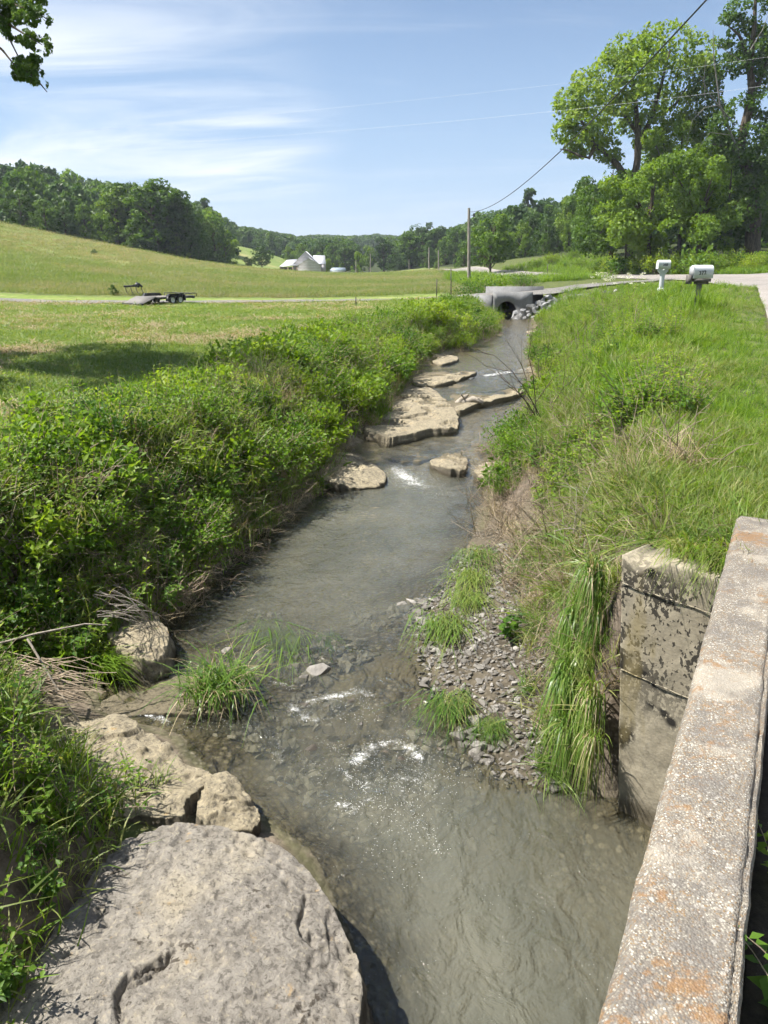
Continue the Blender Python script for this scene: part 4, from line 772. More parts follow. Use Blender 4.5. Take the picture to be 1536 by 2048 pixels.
def gable(x0, x1, y0, y1, h, ridge, name='wall'):
    xm = (x0 + x1) / 2; b = MB(); b.add([(x0, y0, 0), (x1, y0, 0), (x1, y0, h), (xm, y0, ridge), (x0, y0, h), (x0, y1, 0), (x1, y1, 0), (x1, y1, h), (xm, y1, ridge), (x0, y1, h)], [(0, 1, 2, 4), (2, 3, 4, 4), (1, 6, 7, 2), (6, 5, 9, 7), (7, 9, 8, 8), (5, 0, 4, 9)]); w_ = link(name, b.mesh(name, [M['wrap']]), house)
    r = MB(); o_ = 0.15; t_ = 0.12; sl = (ridge - h) / (xm - x0)
    for sg, xe in ((-1, x0), (1, x1)):
        e = xe + sg * o_; ze = h - sl * o_; r.add([(xm, y0 - o_, ridge + .02), (e, y0 - o_, ze + .02), (e, y1 + .05, ze + .02), (xm, y1 + .05, ridge + .02), (xm, y0 - o_, ridge + .02 + t_), (e, y0 - o_, ze + .02 + t_), (e, y1 + .05, ze + .02 + t_), (xm, y1 + .05, ridge + .02 + t_)], [(0, 1, 2, 3), (4, 7, 6, 5), (0, 4, 5, 1), (1, 5, 6, 2), (2, 6, 7, 3), (0, 3, 7, 4)])
    link('roof', r.mesh('roof', [M['metalroof']]), house); return w_
wA = gable(-3.4, 3.0, 1.2, 9, 1.9, 5.1); wB = gable(-2.2, 3.4, -0.2, 1.15, 1.7, 3.5)
for zz_ in (0.75, 1.45, 2.1, 2.7):
    b_ = MB(); hw = 2.75 if zz_ < 1.7 else 2.75 * (3.5 - zz_) / 1.8; b_.box((0.6, -0.215, zz_), (hw * 2 - .1, 0.02, 0.06)); link('seam', b_.mesh('seam', [M['seam']]), wB)
for zz_ in (2.6, 3.3, 4.0):
    b_ = MB(); hw = 3.2 * (5.1 - zz_) / 3.2; b_.box((-.2, 1.185, zz_), (hw * 2 - .1, 0.02, 0.06)); link('seam', b_.mesh('seam', [M['seam']]), wA)
b_ = MB(); b_.add([(-6.6, .3, 1.35), (-2.25, .3, 1.75), (-2.6, 5, 3.2), (-5.0, 5, 3.0), (-6.6, .3, 1.47), (-2.25, .3, 1.87), (-2.6, 5, 3.32), (-5.0, 5, 3.12)], [(3, 2, 1, 0), (4, 5, 6, 7), (0, 1, 5, 4), (0, 4, 7, 3), (2, 3, 7, 6), (1, 2, 6, 5)]); link('porch_roof', b_.mesh('porch_roof', [M['metalroof']]), house)
b_ = MB(); b_.box((-4.5, 1.6, .68), (3.9, 0.3, 1.36)); link('porch_shade_panel', b_.mesh('porch_shade_panel', [M['porchshade']]), house)  # near-black panel painted to stand for the shade inside the open porch
for xx in (-6.3, -4.6, -3.4, -2.35):
    b_ = MB(); b_.box((xx, .5, .7), (.3, .3, 1.4)); link('porch_post', b_.mesh('porch_post', [M['brick']]), house)
r_ = MB(); r_.add([(2.2, 5, 2.05), (4.5, 5, 2.05), (4.2, 9, 4.2), (1.2, 9, 4.2), (2.2, 5, 2.15), (4.5, 5, 2.15), (4.2, 9, 4.3), (1.2, 9, 4.3)], [(3, 2, 1, 0), (4, 5, 6, 7), (0, 1, 5, 4), (1, 2, 6, 5), (2, 3, 7, 6), (3, 0, 4, 7)]); link('side_roof', r_.mesh('side_roof', [M['metalroof']]), house)
b_ = MB(); b_.box((3.72, 7.2, 1.0), (1.3, 4, 2.0)); link('side_wall', b_.mesh('side_wall', [M['wrap']]), house)
M['blueroof'] = plain('pale_blue_metal', (0.26, 0.32, 0.38), 0.5)
sx_, sy_, _ = at(676, 549, 232); shed = thing('shed', 'low pale blue metal shed partly hidden by trees right of the house', 'shed', (sx_, sy_, gz(sx_, sy_) - .1), R(8)); shed.scale = (.6, .6, .6)
b_ = MB(); b_.box((0, 3, .8), (7, 6, 1.6)); link('wall', b_.mesh('wall', [plain('shed_wall', (0.3, 0.33, 0.36), 0.6)]), shed)
b_ = MB(); b_.add([(-3.8, -.3, 1.55), (3.8, -.3, 1.55), (3.8, 3, 2.9), (-3.8, 3, 2.9), (3.8, 6.3, 1.55), (-3.8, 6.3, 1.55)], [(0, 1, 2, 3), (3, 2, 4, 5)]); ro = link('roof', b_.mesh('roof', [M['blueroof']]), shed); md = ro.modifiers.new('s', 'SOLIDIFY'); md.thickness = 0.1
M['pole'] = barkmat('pole_wood', (0.16, 0.14, 0.12), (0.34, 0.31, 0.27))
def pole(px, pt, pb, Y, label, rad=0.13, extra=False):
    x_, y_, zt_ = at(px, pt, Y); xb, _, _ = at(px, pb, Y); g_ = gz(xb, Y); h_ = zt_ - g_
    p_ = thing('utility_pole', label, 'utility pole', (xb, Y, g_ - 0.2)); b_ = MB(); b_.tube([(0, 0, 0), ((x_ - xb) * .5, 0, h_ * .5), (x_ - xb, 0, h_ + .2)], [rad * 1.2, rad, rad * .85], 10); link('shaft', b_.mesh('shaft', [M['pole']], True), p_)
    if extra:
        b_ = MB(); b_.tube([(.0, -.15, h_ - .55), (.28, -.18, h_ - .55)], .04, 6); b_.tube([(.28, -.18, h_ - .75), (.28, -.18, h_ - .35)], .09, 8); link('insulator', b_.mesh('insulator', [M['blackmetal']]), p_)
    return (x_, y_, zt_)
top = pole(938, 416, 566, 90, 'tall grey wooden utility pole near the culvert, one wire at its top', 0.17, True)
pole(858, 495, 545, 190, 'pale bare utility pole at the far field edge, left of the nearby thinner one', 0.15); pole(877, 500, 551, 160, 'thin dark utility pole standing just left of the road bend', 0.12); pole(741, 507, 548, 215, 'distant pale pole in front of the woods right of the house', 0.13); pole(712, 520, 549, 210, 'short distant pole nearest the house on its right', 0.13); pole(818, 518, 542, 230, 'faint short pole deep in the trees at the valley centre', 0.11)
M['wire'] = plain('wire', (0.03, 0.03, 0.032), 0.5); M['alu'] = plain('bright_wire', (0.5, 0.51, 0.52), 0.4, metal=0.3)
def wire(label, pts, rad, mat, n=60):
    pts = np.array(pts); u_ = np.linspace(pts[0, 1], pts[-1, 1], n); cx_ = np.polyfit(pts[:, 1], pts[:, 0], min(2, len(pts) - 1)); cz_ = np.polyfit(pts[:, 1], pts[:, 2], 2)
    b_ = MB(); b_.tube(np.stack([np.polyval(cx_, u_), u_, np.polyval(cz_, u_)], 1) - pts[0], rad, 6); tag(link('power_line', b_.mesh('power_line', [M[mat]], True), None, pts[0]), label, 'wire')
wire('thick dark cable rising from the tall pole towards the upper right', [(top[0] + .2, top[1], top[2] - .4), at(1130, 288, 35.5), at(1430, 0, 19), (6.4, 4, 10.6)], 0.022, 'wire')
wire('lower of two thin bright power lines crossing the sky', [at(1900, 122, 58), at(1536, 165, 66), at(1000, 228, 90), at(400, 286, 120), at(-300, 325, 150)], 0.008, 'alu')
wire('upper of two thin bright power lines crossing the sky', [at(1900, 62, 58), at(1536, 110, 66), at(1000, 178, 90), at(430, 240, 120), at(-300, 300, 150)], 0.006, 'alu')
M['tpost'] = plain('rusty_post', (0.07, 0.06, 0.05), 0.8)
def tpost(px, pt, pb, z, label):
    q_ = on(px, pb, z); Y = q_[1]; x_, _, zt_ = at(px, pt, Y); g_ = gz(q_[0], Y); b_ = MB(); b_.box((0, 0, (zt_ - g_) / 2 - .1), (.07, .03, zt_ - g_ + .2)); b_.box((0, .03, (zt_ - g_) / 2 - .1), (.02, .05, zt_ - g_ + .2)); tag(link('fence_post', b_.mesh('fence_post', [M['tpost']]), None, (q_[0], Y, g_), (0, rng.normal(0, .03), 0)), label, 'post')
tpost(902, 536, 600, 1.5, 'tall thin metal post among weeds left of the utility pole'); tpost(873, 558, 602, 1.5, 'short pale-tipped post left of the taller weed-wrapped post'); tpost(712, 594, 612, 1.35, 'short dark stake alone in the mown field by the track')
tpost(1095, 528, 540, 3.4, 'short fence post on the grass beyond the road')

# ------------------------------------------------------------------ plant forms
def tuft(name, n, h, spread, lean=0.5, droop=0.3, width=0.006, mat='grass', seed=0, seg_=3, hvar=0.35, flow=None, head=0.0):
    r = np.random.default_rng(seed); a = r.uniform(0, 2 * math.pi, n) if flow is None else r.normal(flow, 0.35, n)
    b = r.normal(0, spread * 0.5, (n, 2)); H = h * r.uniform(1 - hvar, 1 + hvar * 0.6, n); ln = lean * r.uniform(0.3, 1.4, n); dr = droop * r.uniform(0.3, 1.5, n)
    w = width * r.uniform(0.7, 1.3, n); k = seg_ + 1; S = np.linspace(0, 1, k); V = np.zeros((n, 2 * k - 1, 3)); d = np.stack([np.cos(a), np.sin(a)], 1); tw = a + math.pi / 2 + r.normal(0, 0.5, n); sd_ = np.stack([np.cos(tw), np.sin(tw)], 1)
    for i, s in enumerate(S):
        c2 = b + d * (H * ln * (s ** 1.6))[:, None]; cz = H * (s - dr * s ** 2.4)
        ww = (w * (1 - s ** 1.7) * (0.7 + 0.6 * s) * (1 + head * (0.45 < s < 0.95)))[:, None] * sd_
        if i < k - 1:
            V[:, 2 * i, :2] = c2 - ww; V[:, 2 * i + 1, :2] = c2 + ww; V[:, 2 * i, 2] = V[:, 2 * i + 1, 2] = cz
        else: V[:, 2 * i, :2] = c2; V[:, 2 * i, 2] = cz
    o = (np.arange(n) * (2 * k - 1))[:, None, None]
    q = np.array([(2 * i, 2 * i + 1, 2 * i + 3, 2 * i + 2) for i in range(k - 2)]); t3 = np.array([[2 * k - 4, 2 * k - 3, 2 * k - 2]])
    return mk(name, V.reshape(-1, 3), [(q[None] + o).reshape(-1, 4), (t3[None] + o).reshape(-1, 3)], {'rnd': np.repeat(r.uniform(0, 1, n), 2 * k - 1)}, [M[mat]])
def leaves(P, D, Nn, L, W, rnd, fold=0.25):
    """kite leaves with a folded midrib: P base, D direction, Nn approx normal"""
    D = D / (np.linalg.norm(D, axis=1, keepdims=True) + 1e-9); S_ = np.cross(D, Nn); S_ /= np.linalg.norm(S_, axis=1, keepdims=True) + 1e-9; U = np.cross(S_, D)
    L = L[:, None]; W = W[:, None]
    mid = P + D * L * 0.42; tip = P + D * L - U * L * 0.12
    V = np.stack([P, mid + S_ * W + U * W * fold, tip, mid - S_ * W + U * W * fold], 1).reshape(-1, 3)
    n = len(P); o = (np.arange(n) * 4)[:, None]
    F = np.concatenate([np.array([0, 1, 2])[None] + o, np.array([0, 2, 3])[None] + o])
    return V, F, np.repeat(rnd, 4)
def weed(name, nst, h, ll, lw, mat, seed, lean=0.35, pairs=9, stem='twig', bare=0.15, tight=0.35):
    r = np.random.default_rng(seed); mb = MB(); P, D, Nn, L = [], [], [], []
    for i in range(nst):
        a = r.uniform(0, 6.28); H = h * r.uniform(0.6, 1.15); l_ = lean * r.uniform(0.2, 1.5); b = np.array([*r.normal(0, tight * h * 0.3, 2), 0]); d = np.array([math.cos(a), math.sin(a), 0])
        pts = [b + d * l_ * H * s ** 1.7 + np.array([0, 0, H * (s - 0.25 * l_ * s * s)]) for s in np.linspace(0, 1, 5)]; mb.tube(pts, np.linspace(0.006, 0.002, 5) * (h / 0.8) ** 0.5, 3, 0.2, False)
        ph = r.uniform(0, 3.1)
        for k in range(pairs):
            s = bare + (1 - bare) * (k + r.uniform(0, 0.6)) / pairs; f = s * 4; i0 = min(int(f), 3); p = pts[i0] + (pts[i0 + 1] - pts[i0]) * (f - i0); ph += 1.57 + r.normal(0, 0.3)
            for sgn in (0, math.pi):
                if r.uniform() < 0.12: continue
                v = np.array([math.cos(ph + sgn), math.sin(ph + sgn), r.uniform(-0.25, 0.55)]); P.append(p); D.append(v); Nn.append(np.array([0, 0, 1.0]) + r.normal(0, 0.3, 3)); L.append(ll * r.uniform(0.6, 1.2) * (1.0 - 0.45 * max(0, s - 0.6) / 0.4))
    P, D, Nn, L = map(np.array, (P, D, Nn, L)); V, F, rn = leaves(P, D, Nn, L, L * lw, r.uniform(0, 1, len(P)))
    sv_ = np.concatenate(mb.V); sf = np.concatenate(mb.F); n0 = len(sv_)
    return mk(name, np.vstack([sv_, V]), [sf, F + n0], {'rnd': np.concatenate([np.full(n0, .3), rn])}, [M[stem], M[mat]], np.concatenate([np.zeros(len(sf)), np.ones(len(F))]))
def shrub_parts(seed, rad, h, nst, nleaf, ll, lw, mat, up=0.4):
    """stems mesh and foliage mesh of a loose shrub about 2*rad wide"""
    r = np.random.default_rng(seed); mb = MB(); tips = []
    for i in range(nst):
        a = r.uniform(0, 6.28); q = rad * math.sqrt(r.uniform(0.02, 1)); e = np.array([q * math.cos(a), q * math.sin(a), h * (0.55 + 0.45 * r.uniform()) * (1 - 0.45 * (q / rad) ** 2)])
        m = e * np.array([0.45, 0.45, 0.62]) + r.normal(0, 0.05 * rad, 3); b = np.array([*r.normal(0, rad * .18, 2), 0])
        pts = [b * (1 - s) ** 2 + 2 * m * s * (1 - s) + e * s * s for s in np.linspace(0, 1, 5)]; mb.tube(pts, np.linspace(0.011, 0.003, 5) * (rad / .7), 3, None, False); tips.append(pts)
    tips = np.array(tips); k = r.integers(0, nst, nleaf); s = r.uniform(0.25, 1.0, nleaf) ** 0.7 * 3.999; i0 = s.astype(int); f = (s - i0)[:, None]
    P = tips[k, i0] * (1 - f) + tips[k, i0 + 1] * f + r.normal(0, 0.085 * rad, (nleaf, 3)); P[:, 2] = np.maximum(P[:, 2], 0.03)
    out = P * np.array([1, 1, 0.4]); out /= np.linalg.norm(out, axis=1, keepdims=True) + 1e-6
    D = out * 0.6 + r.normal(0, 0.7, (nleaf, 3)); Nn = np.array([0, 0, 1.0]) * up + r.normal(0, 0.5, (nleaf, 3)) + out * 0.3; L = ll * r.uniform(0.55, 1.25, nleaf)
    cl = fbm(P * 3.3 / rad + seed, 2, seed); V, F, rn = leaves(P, D, Nn, L, L * lw, np.clip(r.uniform(0, 1, nleaf) * 0.6 + (cl - 0.3) * 0.9, 0, 1))
    return mb.mesh('stems', [M['twig']]), mk('foliage', V, F, {'rnd': rn}, [M[mat]])
def twigs(name, nst, h, spread, seed, mat='twig', thick=0.006, lean=0.8, sub=3, droop=0.2):
    r = np.random.default_rng(seed); mb = MB()
    def br(b, d, L_, t_, lev):
        pts = [b]; p = b.copy(); d = d / np.linalg.norm(d)
        for i in range(4): d = d + r.normal(0, 0.16, 3) - np.array([0, 0, droop * 0.2]); d /= np.linalg.norm(d); p = p + d * L_ / 4; pts.append(p.copy())
        mb.tube(pts, np.linspace(t_, t_ * 0.45, 5), 3 if t_ < .012 else 6, None, False)
        if lev > 0:
            for i in range(sub): q = pts[r.integers(1, 5)]; br(q, d + r.normal(0, 0.6, 3), L_ * r.uniform(0.35, 0.6), t_ * 0.5, lev - 1)
    for i in range(nst):
        a = r.uniform(0, 6.28); l_ = lean * r.uniform(0.3, 1.3); br(np.array([*r.normal(0, spread, 2), 0]), np.array([math.cos(a) * l_, math.sin(a) * l_, 1]), h * r.uniform(0.6, 1.1), thick, 1 if sub else 0)
    return mb.mesh(name, [M[mat]])
def rot3(n, tilt=0.12): return np.stack([rng.normal(0, tilt, n), rng.normal(0, tilt, n), rng.uniform(0, 6.3, n)], 1)
def sample(n, x0, x1, y0, y1, keep, near=True):
    """random ground points, thinning with distance from the viewpoint"""
    u = rng.uniform(0, 1, n * 4); y = y0 * (y1 / y0) ** u if near else rng.uniform(y0, y1, n * 4); x = rng.uniform(0, 1, n * 4)
    lo, hi = x0(y) if callable(x0) else np.full_like(y, x0), x1(y) if callable(x1) else np.full_like(y, x1); x = lo + (hi - lo) * x
    k = keep(x, y) if keep else np.ones(len(x), bool); x, y = x[k][:n], y[k][:n]; return x, y, ground(x, y)

# prototypes
T_lush = [tuft('grass_tuft', 18, 0.46, 0.18, 0.6, 0.42, 0.0085, 'grass', s) for s in (1, 2)] + [tuft('grass_tuft', 9, 0.40, 0.14, 0.9, 0.55, 0.014, 'grass', s) for s in (3, 4)]
T_seed = [tuft('seed_grass', 20, 0.42, 0.24, 0.7, 0.42, 0.0032, 'grass_seed', s, 4, .4, head=2.2) for s in (11, 12, 13)]
T_mown = [tuft('mown_tuft', 22, 0.10, 0.24, 1.2, 0.5, 0.007, 'grass_mown', s, 2) for s in (21, 22, 23)] + [tuft('mown_tuft', 26, 0.09, 0.3, 2.2, 0.7, 0.006, 'straw', 24, 2)]
T_mead = [tuft('meadow_tuft', 60, 0.34, 1.1, 0.7, 0.35, 0.016, 'meadow', s, 2) for s in (31, 32, 33)]
T_water = [tuft('water_tuft', 60, 0.42, 0.12, 1.1, 0.75, 0.0055, 'wetgrass', s) for s in (41, 42)]
T_straw = [tuft('straw_tuft', 30, 0.45, 0.16, 0.8, 0.45, 0.0035, 'straw', s) for s in (51, 52)]
Wd = [weed('weed', 5, 0.62, 0.085, 0.24, 'leaf_bank', 61), weed('weed', 4, 0.72, 0.10, 0.2, 'leaf_yellow', 62), weed('weed', 7, 0.42, 0.06, 0.32, 'leaf_bank', 63), weed('weed', 6, 0.5, 0.075, 0.28, 'leaf_yellow', 64), weed('weed', 5, 0.55, 0.06, 0.34, 'leaf_bank', 65, 0.6)]

# ------------------------------------------------------------------ trees
def tube_mesh(name, segs, mat, n=7):
    mb = MB()
    for pts, rad in segs: mb.tube(pts, rad, n, None, False)
    return mb.mesh(name, [M[mat]], True)
def crown_mesh(lobes, nleaf, leaf, mat, seed, gap=0.38, gscale=1.1, droopy=0.0):
    r = np.random.default_rng(seed); Lb = np.array(lobes, float); wts = (Lb[:, 3] * Lb[:, 5]) ** 1.0; wts /= wts.sum(); k = r.choice(len(Lb), int(nleaf * 1.7), p=wts)
    d = r.normal(size=(len(k), 3)); d /= np.linalg.norm(d, axis=1, keepdims=True); rad = r.uniform(0.25, 1, len(k)) ** 0.45
    P = Lb[k, :3] + d * rad[:, None] * Lb[k, 3:6]
    g = fbm(P * gscale + seed * 1.7, 2, seed); ok = g > gap; P, d, k, g = P[ok][:nleaf], d[ok][:nleaf], k[ok][:nleaf], g[ok][:nleaf]; n = len(P)
    D = r.normal(0, 0.8, (n, 3)) + d * 0.5 - np.array([0, 0, droopy]); Nn = d * 0.5 + np.array([0, 0, 0.55]) + r.normal(0, 0.45, (n, 3)); L = leaf * r.uniform(0.55, 1.3, n); tone = r.uniform(-0.15, 0.15, len(Lb))
    V, F, rn = leaves(P - D / (np.linalg.norm(D, axis=1, keepdims=True)) * (L * 0.5)[:, None], D, Nn, L, L * 0.36, np.clip(r.uniform(0, 1, n) * 0.55 + 0.2 + tone[k] + (g - 0.5) * 0.5, 0, 1))
    return mk('crown', V, F, {'rnd': rn}, [M[mat]])
def tree_parts(seed, shape='round', nleaf=2600, leaf=0.055, mat='leaf_tree', bark='bark'):
    """a tree one unit tall; returns trunk mesh, crown mesh"""
    r = np.random.default_rng(seed); lobes = []; segs = []
    cfg = {'round': (0.22, 0.40, 24, 0.15), 'tall': (0.10, 0.25, 26, 0.12), 'wide': (0.20, 0.52, 28, 0.15), 'cone': (0.06, 0.22, 22, 0.10), 'bushy': (0.03, 0.42, 26, 0.15)}[shape]
    z0, rw, nl, lr = cfg; segs.append(([(0, 0, 0), (r.normal(0, .01), r.normal(0, .01), .3), (r.normal(0, .02), r.normal(0, .02), .62), (0, 0, .9)], [.024, .019, .011, .003]))
    for i in range(nl):
        t_ = (i + .5) / nl; z = z0 + (0.93 - z0) * t_; prof = {'round': math.sin(math.pi * min(1, .12 + .85 * t_)) ** .7, 'wide': math.sin(math.pi * min(1, .15 + .8 * t_)) ** .6, 'tall': math.sin(math.pi * (.15 + .75 * t_)) ** .6, 'cone': (1 - t_) ** .8 + .08, 'bushy': (1 - t_ ** 2.2) ** .5}[shape]
        a = i * 2.4 + r.normal(0, .3); q = rw * prof * r.uniform(.3, 1.0); s = lr * r.choice([.5, .7, .95, 1.25]) * (.6 + .4 * prof); c = (q * math.cos(a), q * math.sin(a), z + r.normal(0, .02)); lobes.append((*c, s * 1.1, s * 1.1, s * .78))
        if q > .08: segs.append(([(0, 0, max(.08, z - .18)), (c[0] * .5, c[1] * .5, z - .08), c], [.011, .007, .002]))
    return tube_mesh('trunk', segs, bark, 5), crown_mesh(lobes, nleaf, leaf, mat, seed, 0.42, 9)
TP = {'round': [tree_parts(101, 'round', 3600, .05, 'leaf_dark'), tree_parts(102, 'round', 3600, .05, 'leaf_tree')], 'tall': [tree_parts(103, 'tall', 3600, .045, 'leaf_dark'), tree_parts(104, 'tall', 3600, .045, 'leaf_tree')],
      'wide': [tree_parts(105, 'wide', 4200, .05, 'leaf_dark'), tree_parts(106, 'wide', 4200, .05, 'leaf_tree')], 'light': [tree_parts(107, 'bushy', 3400, .055, 'leaf_light'), tree_parts(108, 'round', 3400, .055, 'leaf_light')], 'bushy': [tree_parts(109, 'bushy', 3600, .05, 'leaf_dark'), tree_parts(110, 'bushy', 3600, .05, 'leaf_tree')], 'cone': [tree_parts(111, 'cone', 3000, .042, 'leaf_dark')]}
def put_tree(px, pt, Y, kind, label, group=None, v=0, wide=1.0, name='broadleaf_tree', sink=0.1):
    x_, _, zt_ = at(px, pt, Y); g_ = gz(x_, Y) - sink; H = max(zt_ - g_, 1.0); tm, cm = TP[kind][v % len(TP[kind])]
    o = thing(name, label, 'tree', (x_, Y, g_), rng.uniform(0, 6.28), group); o.scale = (H * wide, H * wide, H); link('trunk', tm, o); link('crown', cm, o); return o
g1 = 'trees along the wood edge above the left meadow'; l1_ = 'dark leafy tree in the wood edge above the left meadow'
for px, pt, Y, kd, v, w in [(-60, 385, 138, 'bushy', 0, 1), (35, 380, 142, 'wide', 1, .95), (85, 395, 140, 'bushy', 1, 1.0), (125, 410, 142, 'bushy', 0, 1.0), (165, 405, 144, 'bushy', 1, .9), (200, 425, 144, 'light', 0, .9), (225, 372, 150, 'tall', 1, 1.1), (252, 366, 153, 'tall', 0, 1.3), (262, 440, 146, 'bushy', 1, 1), (330, 375, 150, 'tall', 0, 1.2), (310, 430, 146, 'bushy', 0, 1), (345, 385, 153, 'wide', 0, .9), (372, 400, 152, 'bushy', 0, .8), (395, 420, 160, 'round', 0, .9), (425, 432, 166, 'bushy', 0, .9), (448, 455, 172, 'bushy', 1, 1.0), (350, 470, 149, 'bushy', 1, 1.1), (395, 478, 156, 'bushy', 0, 1.2)]:
    put_tree(px, pt, Y, kd, l1_, g1, v, w)
put_tree(298, 356, 147, 'tall', 'tallest ragged tree at the corner of the left wood', None, 1, 1.35)
put_tree(377, 505, 147, 'light', 'small yellow green bush at the foot of the wood corner', None, 0, 1.1, 'bush')
put_tree(408, 396, 235, 'cone', 'slim dark tree standing above the ridge left of the valley', None, 0, 1.2); put_tree(448, 472, 190, 'bushy', 'last dark tree of the left wood before the bright clearing', None, 0, .9)
put_tree(522, 490, 205, 'wide', 'dark round tree on the field edge left of the house', None, 0, .95); put_tree(494, 512, 203, 'bushy', 'low dark bush beside the round tree left of the house', None, 0, 1.1, 'bush')
put_tree(188, 498, 112, 'bushy', 'small dark bush alone on the left meadow slope', None, 0, 1.3, 'bush', .3); put_tree(224, 570, 66, 'bushy', 'little green bush beside the implement on the track', None, 1, .9, 'bush')
g2 = 'trees at the valley end behind the house'; l2_ = 'dark green tree at the valley end behind the house and poles'
for px, pt, Y, kd, v, w in [(575, 492, 262, 'bushy', 1, 1), (605, 488, 255, 'wide', 1, .9), (640, 482, 250, 'round', 0, 1), (662, 487, 246, 'wide', 1, .9), (690, 484, 238, 'tall', 0, 1.3), (738, 490, 250, 'round', 1, .9), (768, 474, 236, 'tall', 0, 1.3), (800, 487, 246, 'round', 0, 1), (822, 462, 240, 'tall', 1, 1.3), (846, 446, 250, 'wide', 0, .8), (872, 452, 244, 'tall', 0, 1.3), (893, 470, 232, 'bushy', 1, .9), (912, 458, 222, 'wide', 1, .8), (790, 500, 228, 'bushy', 0, 1), (855, 490, 228, 'bushy', 1, 1), (710, 492, 262, 'wide', 0, .9)]:
    put_tree(px, pt, Y, kd, l2_, g2, v, w)
put_tree(655, 517, 216, 'light', 'light green round tree in front of the pale blue shed', None, 1, .9); put_tree(716, 502, 226, 'light', 'bright green tree behind the two distant poles', None, 0, .75)
put_tree(873, 522, 200, 'bushy', 'brownish bush behind the thin pole at the road bend', None, 1, 1.0, 'bush')
put_tree(985, 430, 118, 'wide', 'round green tree on a short trunk beyond the road bend', None, 1, 1.0)
g3 = 'trees along the right wood edge beyond the road'; l3_ = 'leafy tree in the wood edge right of the lone round tree'
for px, pt, Y, kd, v, w in [(1045, 440, 150, 'bushy', 1, .9), (1065, 425, 156, 'wide', 0, .8), (1095, 432, 142, 'bushy', 0, .9), (1120, 412, 148, 'bushy', 0, .8), (1150, 392, 140, 'wide', 1, .8), (1175, 400, 130, 'bushy', 1, .8), (1200, 385, 126, 'round', 1, .8), (1140, 440, 134, 'light', 0, .7), (1052, 470, 146, 'light', 1, .6), (1010, 470, 150, 'bushy', 1, .9), (960, 470, 170, 'bushy', 0, .9), (930, 480, 190, 'bushy', 1, .9), (1090, 465, 138, 'bushy', 1, .8), (1165, 450, 126, 'bushy', 0, .8), (1215, 430, 118, 'light', 1, .8)]:
    put_tree(px, pt, Y, kd, l3_, g3, v, w)
put_tree(1058, 376, 200, 'cone', 'slim dark tree rising above the right ridge', None, 0, 1.2)
put_tree(1180, 352, 135, 'tall', 'thin airy treetop above the right wood edge', None, 1, .9)
def pick_tree(name, label, base_px, Y, lobes, nleaf, leaf, mat, segs, bark='bark', gap=0.40, seed=0, droopy=0.1, gs=1.1, dead=None, sink=.3):
    """a tree whose limbs and leaf masses are set out one by one (survey points, depth offset in metres)"""
    bx, by, bz = base_px if len(base_px) == 3 else (*base_px, None); g_ = gz(bx, by) - sink; o = thing(name, label, 'tree', (bx, by, g_)); org = np.array([bx, by, g_])
    sg = [(np.array([at(px, py, Y + dy) for px, py, dy in pts]) - org, rad) for pts, rad in segs]; sg = [(np.vstack([[0, 0, 0], p]) if i == 0 else p, rad) for i, (p, rad) in enumerate(sg)]
    link('trunk', tube_mesh('trunk', sg, bark, 8), o)
    lb = []
    for px, py, rp, dy in lobes:
        c = np.array(at(px, py, Y + dy)) - org; q = rp * (Y + dy) * 1.05 / 1536; lb.append((*c, q, q, q * .8))
    link('crown', crown_mesh(lb, nleaf, leaf, M_alias.get(mat, mat), seed, gap, gs, droopy), o)
    if dead:
        dm = MB()
        for pts, rad in dead: dm.tube(np.array([at(px, py, Y + dy) for px, py, dy in pts]) - org, np.array(rad) * .6, 5, None, False)
        link('bare_branches', dm.mesh('bare_branches', [M['bark_grey']], True), o)
    return o
M_alias = {}
r5 = np.random.default_rng(5)
def fill(boxes, rp, n, dy=4):
    rp = rp * .8; n = [int(k * 1.6) for k in n]
    out = []
    for (x0, x1, y0, y1), k in zip(boxes, n): out += [(r5.uniform(x0, x1), r5.uniform(y0, y1), rp * r5.choice([.45, .6, .8, 1.0, 1.3]), r5.normal(0, dy)) for _ in range(k)]
    return out
